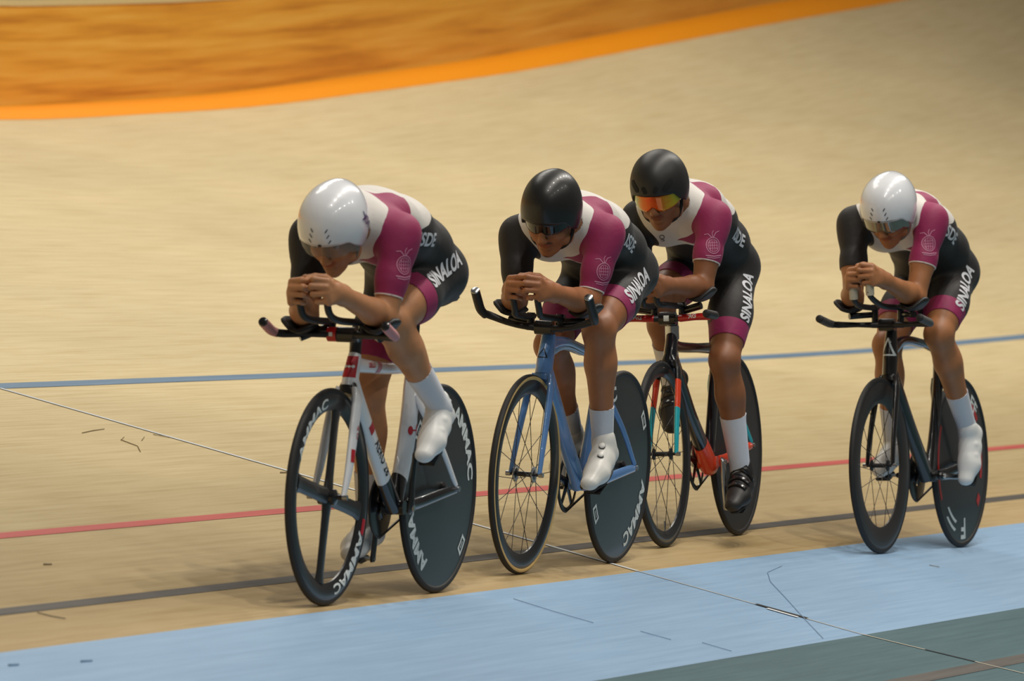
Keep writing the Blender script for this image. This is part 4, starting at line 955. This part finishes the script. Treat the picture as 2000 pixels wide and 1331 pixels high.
    for k, hem in ((6, hemT[0]), (7, hemT[1])): m_ = lbu == k; fh[m_] = T[used][m_, k]-(hem-.062)
    fw_ = np.full(len(used), -1.); m_ = lbu == 2; fw_[m_] = T[used][m_, 2]-(hemA-.0045)
    b0, b1_ = (be//len(sv)).astype(int), (be % len(sv)).astype(int); bu = np.unique(np.concatenate([b0, b1_])); im = np.full(len(sv), -1); im[bu] = len(sv)+np.arange(len(bu)); nb = len(bu)
    sv2 = np.concatenate([sv, sv[bu], sv[bu]-nrm[used][bu]*.005]); F2 = np.concatenate([F, np.stack([im[b0], im[b1_], im[b1_]+nb, im[b0]+nb], 1)])
    sm = npmesh('skin_suit', sv2, F2)
    for nm, val in (('f_mar', fm), ('f_blk', fb_), ('f_hem', fh), ('f_whi', fw_)): set_attr(sm, nm, np.concatenate([val, val[bu], val[bu]]))
    suit = link('skin_suit', sm, M_suit, P); suit['label'] = 'white, maroon and black skin suit'
    B = BVHTree.FromPolygons(sv.tolist(), F.tolist())
    # ---- socks and shoes
    for s, k, sock in ((1, 8, J['sock'][0]), (-1, 9, J['sock'][1])):
        kn, an = (J['knL'], J['anL']) if s > 0 else (J['knR'], J['anR']); Ls = np.linalg.norm(an-kn); d = unit(an-kn)
        kp = np.where(lb == k, sock*Ls-T[:, k], .5); kp = np.where((lb == k) & (T[:, k] > Ls*1.1), .5, kp)
        kf = (kp[fc] < 0).any(1) & (kp[fc] < .03).all(1); F = fc[kf]; us = np.unique(F); rm = np.full(len(v), -1); rm[us] = np.arange(len(us)); w = v[us]+nrm[us]*.0028; ov = kp[us] > 0; w[ov] += d*kp[us][ov][:, None]; F = rm[F]
        e = np.sort(np.concatenate([F[:, [a, (a+1) % 4]] for a in range(4)]), 1); key = e[:, 0].astype(np.int64)*len(w)+e[:, 1]; un, cnt = np.unique(key, return_counts=True); be2 = un[cnt == 1]; c0, c1 = (be2//len(w)).astype(int), (be2 % len(w)).astype(int)
        bu2 = np.unique(np.concatenate([c0, c1])); im2 = np.full(len(w), -1); im2[bu2] = len(w)+np.arange(len(bu2)); F = np.concatenate([F, np.stack([im2[c0], im2[c1], im2[c1]+len(bu2), im2[c0]+len(bu2)], 1)]); w = np.concatenate([w, w[bu2], w[bu2]-nrm[us][bu2]*.005])
        link('sock', npmesh('sock', w, F), M_sock, P); make_shoe(P, an, J['baL'] if s > 0 else J['baR'], shoes, s)
    # ---- helmet
    hel(P, (C, f, l, u)); 
    # ---- prints
    for pr in J['prints']: pr(B, suit, J)
    return P, B, suit

def helmet_rim(front=.018, side=-.062, back_=-.055):
    return lambda az: float(np.interp(abs(math.degrees(az)), [0, 25, 48, 66, 84, 115, 180], [front, front-.002, front-.010, side*.55, side, side*.95, back_]))
def strap_parts(P, hd, m=M_strap):
    C, f, l, u = hd; hp = lambda a, b, c: C+f*a+l*b+u*c
    for s in (1, -1):
        tube_obj('chin_strap', [hp(.012, s*.078, -.045), hp(.022, s*.072, -.080), hp(.040, s*.052, -.112), hp(.052, 0, -.133)], [(.0065, .002)]*4, m, P, 8, n=5)
def slits(o, hd, spots, m, sx=1., name='vent'):
    C, f, l, u = hd; B = bvh_of(o)
    for (az, el, rot, ln, w) in spots:
        a, e = math.radians(az), math.radians(el); n = f*math.cos(a)*math.cos(e)+l*math.sin(a)*math.cos(e)+u*math.sin(e); t1 = unit(np.cross(u, n)); t2 = np.cross(n, t1); r = math.radians(rot)
        decal(name, shape_bm([[(-.5, 0), (-.35, -.5*w), (.35, -.5*w), (.5, 0), (.35, .5*w), (-.35, .5*w)]]), B, C+n*.12, t1*math.cos(r)+t2*math.sin(r), n, ln, m, o, .0012)
M_hwhite = mat('glossy_white_shell', (232, 234, 240), .30, coat=1.); M_hwhite.node_tree.nodes['Principled BSDF'].inputs['Coat Roughness'].default_value = .03
M_hblack = mat('satin_black_shell', (30, 29, 29), .36, coat=.1)
M_hmatt = mat('matt_black_shell', (34, 33, 32), .45)
def lens_mat(name, rgb, alpha, rough=.05, metal=0., stops=None):
    m, nt, b = new_mat(name); L = nt.links; b.inputs['Roughness'].default_value = rough; b.inputs['Metallic'].default_value = metal
    b.inputs['Base Color'].default_value = s2l(rgb); b.inputs['Coat Weight'].default_value = .6; b.inputs['Coat Roughness'].default_value = .03
    if stops:
        uv = nd(nt, 'ShaderNodeUVMap'); sp = nd(nt, 'ShaderNodeSeparateXYZ'); L.new(uv.outputs[0], sp.inputs[0]); n = nd(nt, 'ShaderNodeTexNoise', i_Scale=5., i_Detail=2.); L.new(uv.outputs[0], n.inputs['Vector'])
        ma = nd(nt, 'ShaderNodeMath', operation='MULTIPLY_ADD'); ma.inputs[1].default_value = .25; L.new(n.outputs['Fac'], ma.inputs[0]); s2 = nd(nt, 'ShaderNodeMath', operation='SUBTRACT'); s2.inputs[1].default_value = .125; L.new(sp.outputs[0], s2.inputs[0]); L.new(s2.outputs[0], ma.inputs[2])
        r = ramp(nt, [(p, s2l(c)) for p, c in stops]); L.new(ma.outputs[0], r.inputs[0]); L.new(r.outputs[0], b.inputs['Base Color'])
    tr = nd(nt, 'ShaderNodeBsdfTransparent'); tr.inputs[0].default_value = (.9, .9, .9, 1); mx = nd(nt, 'ShaderNodeMixShader'); mx.inputs[0].default_value = alpha
    L.new(tr.outputs[0], mx.inputs[1]); L.new(b.outputs[0], mx.inputs[2]); L.new(mx.outputs[0], nt.nodes['Material Output'].inputs[0]); return m
VS = [(-12, 31, 130, .016, .20), (-13.5, 23, 130, .016, .20), (-15, 15, 130, .016, .20), (12, 31, 50, .016, .20), (13.5, 23, 50, .016, .20), (15, 15, 50, .016, .20)]
def helmet_white(lens, with_ear=True, word=None):
    def build(P, hd):
        C, f, l, u = hd; R = (.128, .160, .106, .124); rim = helmet_rim(.018, -.072, -.03)
        o = helmet_shell(hd, R, rim, 'helmet', M_hwhite, P); slits(o, hd, VS, M_kprint, name='vent_slit')
        top = lambda az: rim(az)+.006; bot = lambda az: rim(az)-.052*(1-(abs(math.degrees(az))/72)**4)+.012*math.exp(-(az/.16)**2)
        wrap_band(hd, R, -66, 66, top, bot, 'visor', lens, o, .002, .99, lean=.02)
        slits(o, hd, [(0, 9, 90, .014, .8)], M_kprint, name='visor_catch')
        if word:
            B = bvh_of(o); n = l*.95-f*.15+u*.15; decal('helmet_lettering', text_mesh(word, .02, .9), B, C+l*.1-f*.02+u*.0, (f*-.35-u*.9)*-1, n, .030, mat('violet_print', (62, 36, 92), .5), o, .0012)
        strap_parts(P, hd, mat('grey_strap', (120, 116, 110), .7))
    return build
def helmet_two(P, hd):
    C, f, l, u = hd; R = (.126, .150, .100, .134); rim = helmet_rim(.020, -.060, -.05); o = helmet_shell(hd, R, rim, 'helmet', M_hblack, P)
    top = lambda az: .014-.008*abs(az); bot = lambda az: -.030+.010*math.exp(-(az/.14)**2)+.012*(abs(az)/1.2)**3
    g = wrap_band(hd, (.112, 0, .086), -68, 68, top, bot, 'sunglasses', lens_mat('dark_lens', (18, 18, 22), .93), P, .0025, 1.04, lean=.03)
    C2 = C; tube_obj('glasses_frame', [C+f*(.112*1.045*math.cos(a))+l*(.086*1.045*math.sin(a))+u*(top(a)+.001) for a in np.radians(np.linspace(-70, 70, 21))], .0028, M_gloss, g, 8)
    strap_parts(P, hd)
def helmet_three(P, hd):
    C, f, l, u = hd; R = (.128, .150, .104, .130); rim = helmet_rim(.022, -.055, -.05); o = helmet_shell(hd, R, rim, 'helmet', M_hmatt, P)
    slits(o, hd, [(34, 24, 35, .060, .34), (-34, 24, 145, .060, .34), (10, 20, 60, .030, .5), (-10, 20, 120, .030, .5)], mat('vent_dark', (8, 8, 8), .8), name='vent')
    top = lambda az: .020-.006*abs(az); bot = lambda az: -.046+.020*math.exp(-(az/.16)**2)+.014*(abs(az)/1.2)**3
    st = [(.0, (150, 170, 30)), (.16, (120, 150, 30)), (.34, (214, 110, 20)), (.5, (228, 84, 24)), (.66, (232, 120, 16)), (.85, (226, 190, 20)), (1., (190, 190, 30))]
    g = wrap_band(hd, (.116, 0, .090), -70, 70, top, bot, 'goggles', lens_mat('mirrored_lens', (220, 120, 20), 1., .12, .55, st[::-1]), P, .0025, 1.06, lean=.03)
    B = bvh_of(o); decal('helmet_lettering', text_mesh('SM', .02, .9), B, C+l*.1-f*.05, -f, l*.95-f*.1+u*.1, .024, M_wprint, o, .0012)
    strap_parts(P, hd)

def chest_mark(at_, n): return lambda B, suit, J: decal('chest_mark', shape_bm(stroke(ring_pts(0, .1, .28, .34, 14), .10, True)+stroke([(-.2, -.45), (.05, -.3), (.25, -.6), (-.1, -.75)], .10)), B, at_, (-.25, 1, 0), n, .030, mat('grey_print', (96, 94, 98), .6), suit, .0012)
def word_on_thigh(word, at_, u, n, size):
    return lambda B, suit, J: decal('thigh_lettering', text_mesh(word, .035, .76, 1.0), B, at_, u, n, size, M_letter, suit, .0012)
def word_on_side(word, at_, u, n, size):
    return lambda B, suit, J: decal('side_lettering', text_mesh(word, .03, 1.0, 1.0), B, at_, u, n, size, M_letter, suit, .0012)
def emblem_polys():
    p = stroke(ring_pts(0, 0, .36, .42, 24), .035, True)+stroke(ring_pts(0, 0, .27, .33, 20), .022, True)
    for x in (-.18, -.06, .06, .18): p += stroke([(x, -.28), (x*.9, .28)], .022)
    for y in (-.15, 0, .15): p += stroke([(-.25, y), (.25, y)], .020)
    p += stroke([(-.42, -.50), (0, -.56), (.42, -.50)], .05)+stroke([(-.36, -.60), (0, -.66), (.36, -.60)], .035)
    p += stroke([(-.05, .42), (-.22, .62), (-.38, .60)], .035)+stroke([(.03, .42), (.16, .66), (.34, .74)], .035)+stroke([(0, .44), (-.02, .64), (.05, .78)], .03)
    return p
def emblem(at_, u, n, size): return lambda B, suit, J: decal('sleeve_emblem', shape_bm(emblem_polys()), B, at_, u, n, size, M_emblem, suit, .0012)
CURL = [(58, 80), (66, 86), (72, 88), (76, 88)]
R1 = dict(hip=(.255, 0, 1.02), shL=(.800, .150, 1.148), shR=(.790, -.150, 1.132), elL=HAND[0]['elL'], elR=HAND[0]['elR'], wrL=(1.072, .066, .956), wrR=(1.066, -.078, .952),
    knL=(.645, .062, .867), knR=(.385, -.10, .640), anL=(.330, .12, .604), anR=(.300, -.12, .225), baL=(.39, .118, .475), baR=(.39, -.118, .138), head=(.985, 0, 1.170), pitch=42, roll=-3, fs=1.25,
    hm=(.90, -.12, .12), hs=(-.25, 0, 1.), curl=CURL, hem_arm=.205, hem_leg=(.285, .30), sock=(.58, .60), prints=[word_on_thigh('SINALOA', (.385, .148, 1.038), (-.199, .022, .082), (.25, .85, .45), .052), word_on_side('ISDE', (.560, .156, 1.128), (-1, 0, .0), (.10, .97, -.15), .045), emblem((.854, .187, 1.050), (-.8, .6, 0), (.6, .8, -.05), .068)])
R2 = dict(hip=(.190, 0, 1.01), shL=(.722, .156, 1.150), shR=(.716, -.156, 1.128), elL=HAND[1]['elL'], elR=HAND[1]['elR'], wrL=(1.026, .086, .945), wrR=(1.010, -.068, .942),
    knL=(.595, .107, .817), knR=(.455, -.11, .750), anL=(.470, .10, .440), anR=(.152, -.12, .442), baL=(.56, .118, .305), baR=(.22, -.118, .305), head=(.905, .022, 1.219), pitch=34, roll=-4,
    hm=(.90, -.22, .16), hs=(-.25, 0, 1.), curl=[(55, 50), (60, 56), (62, 70), (66, 72)], hem_arm=.206, hem_leg=(.335, .30), sock=(.69, .70), moustache=True, prints=[word_on_thigh('SINALOA', (.375, .175, .980), (-.157, -.007, .061), (.27, .87, .42), .055), word_on_side('ISDE', (.440, .152, 1.114), (-1, 0, -.28), (.0, .95, -.2), .045), emblem((.793, .181, 1.020), (-.72, .65, 0), (.65, .72, 0), .068)])
R3 = dict(hip=(.200, 0, .995), shL=(.740, .152, 1.178), shR=(.660, -.152, 1.186), elL=HAND[2]['elL'], elR=HAND[2]['elR'], wrL=(1.045, .055, .937), wrR=(1.020, -.055, .937),
    knL=(.450, .095, .655), knR=(.630, -.10, .878), anL=(.310, .105, .240), anR=(.380, -.13, .585), baL=(.39, .118, .138), baR=(.385, -.118, .47), head=(.903, 0, 1.295), pitch=28, neck=(.05, 0, .06),
    hm=(.92, -.12, .02), hs=(-.2, 0, 1.), curl=CURL, hem_arm=.175, hem_leg=(.345, .30), sock=(.49, .52), prints=[word_on_thigh('SINALOA', (.342, .171, .890), (-.112, -.002, .158), (.34, .9, .2), .052), word_on_side('ISDE', (.395, .144, 1.106), (-1, 0, -.3), (.1, .97, -.15), .048), emblem((.816, .168, 1.075), (-.5, .8, 0), (.8, .5, .1), .070), chest_mark((.72, -.050, 1.11), (.75, .1, -.62))])
R4 = dict(hip=(.255, 0, 1.072), shL=(.790, .157, 1.268), shR=(.784, -.157, 1.262), elL=HAND[3]['elL'], elR=HAND[3]['elR'], wrL=(1.105, .072, 1.035), wrR=(1.090, -.066, 1.022),
    knL=(.520, .092, .830), knR=(.600, -.09, .790), anL=(.225, .107, .467), anR=(.455, -.12, .410), baL=(.225, .118, .305), baR=(.56, -.118, .305), cs=.034, armr=.060, collar=.090, neck=(.012, 0, .045), head=(.925, .030, 1.316), pitch=38, roll=-2,
    hm=(.90, -.22, .26), hs=(-.3, 0, 1.), curl=CURL, hem_arm=.190, hem_leg=(.290, .33), sock=(.62, .62), prints=[word_on_thigh('SINALOA', (.392, .168, 1.018), (-.14, -.003, .143), (.3, .9, .3), .055), word_on_side('ISDE', (.535, .156, 1.216), (-1, 0, -.4), (.05, .97, -.2), .048), emblem((.872, .175, 1.175), (-.6, .75, 0), (.75, .6, .1), .070)])
rider(0, R1, 'cyclist leading the line, white helmet with clear visor, white overshoes', skin_mat('skin_light_tan', (196, 138, 96)), helmet_white(lens_mat('clear_visor', (190, 188, 184), .16), True, 'KASK'), 'over')
rider(1, R2, 'cyclist in plain black helmet and dark glasses on the steel blue bicycle', skin_mat('skin_tan', (176, 114, 74)), helmet_two, 'white')
rider(2, R3, 'cyclist wearing orange mirrored goggles, black vented helmet and black shoes', skin_mat('skin_brown', (150, 96, 62)), helmet_three, 'black')
rider(3, R4, 'last cyclist in line, white helmet with silver mirrored visor', skin_mat('skin_warm_tan', (180, 120, 78)), helmet_white(lens_mat('silver_visor', (150, 150, 140), .9, .08, .7)), 'over')
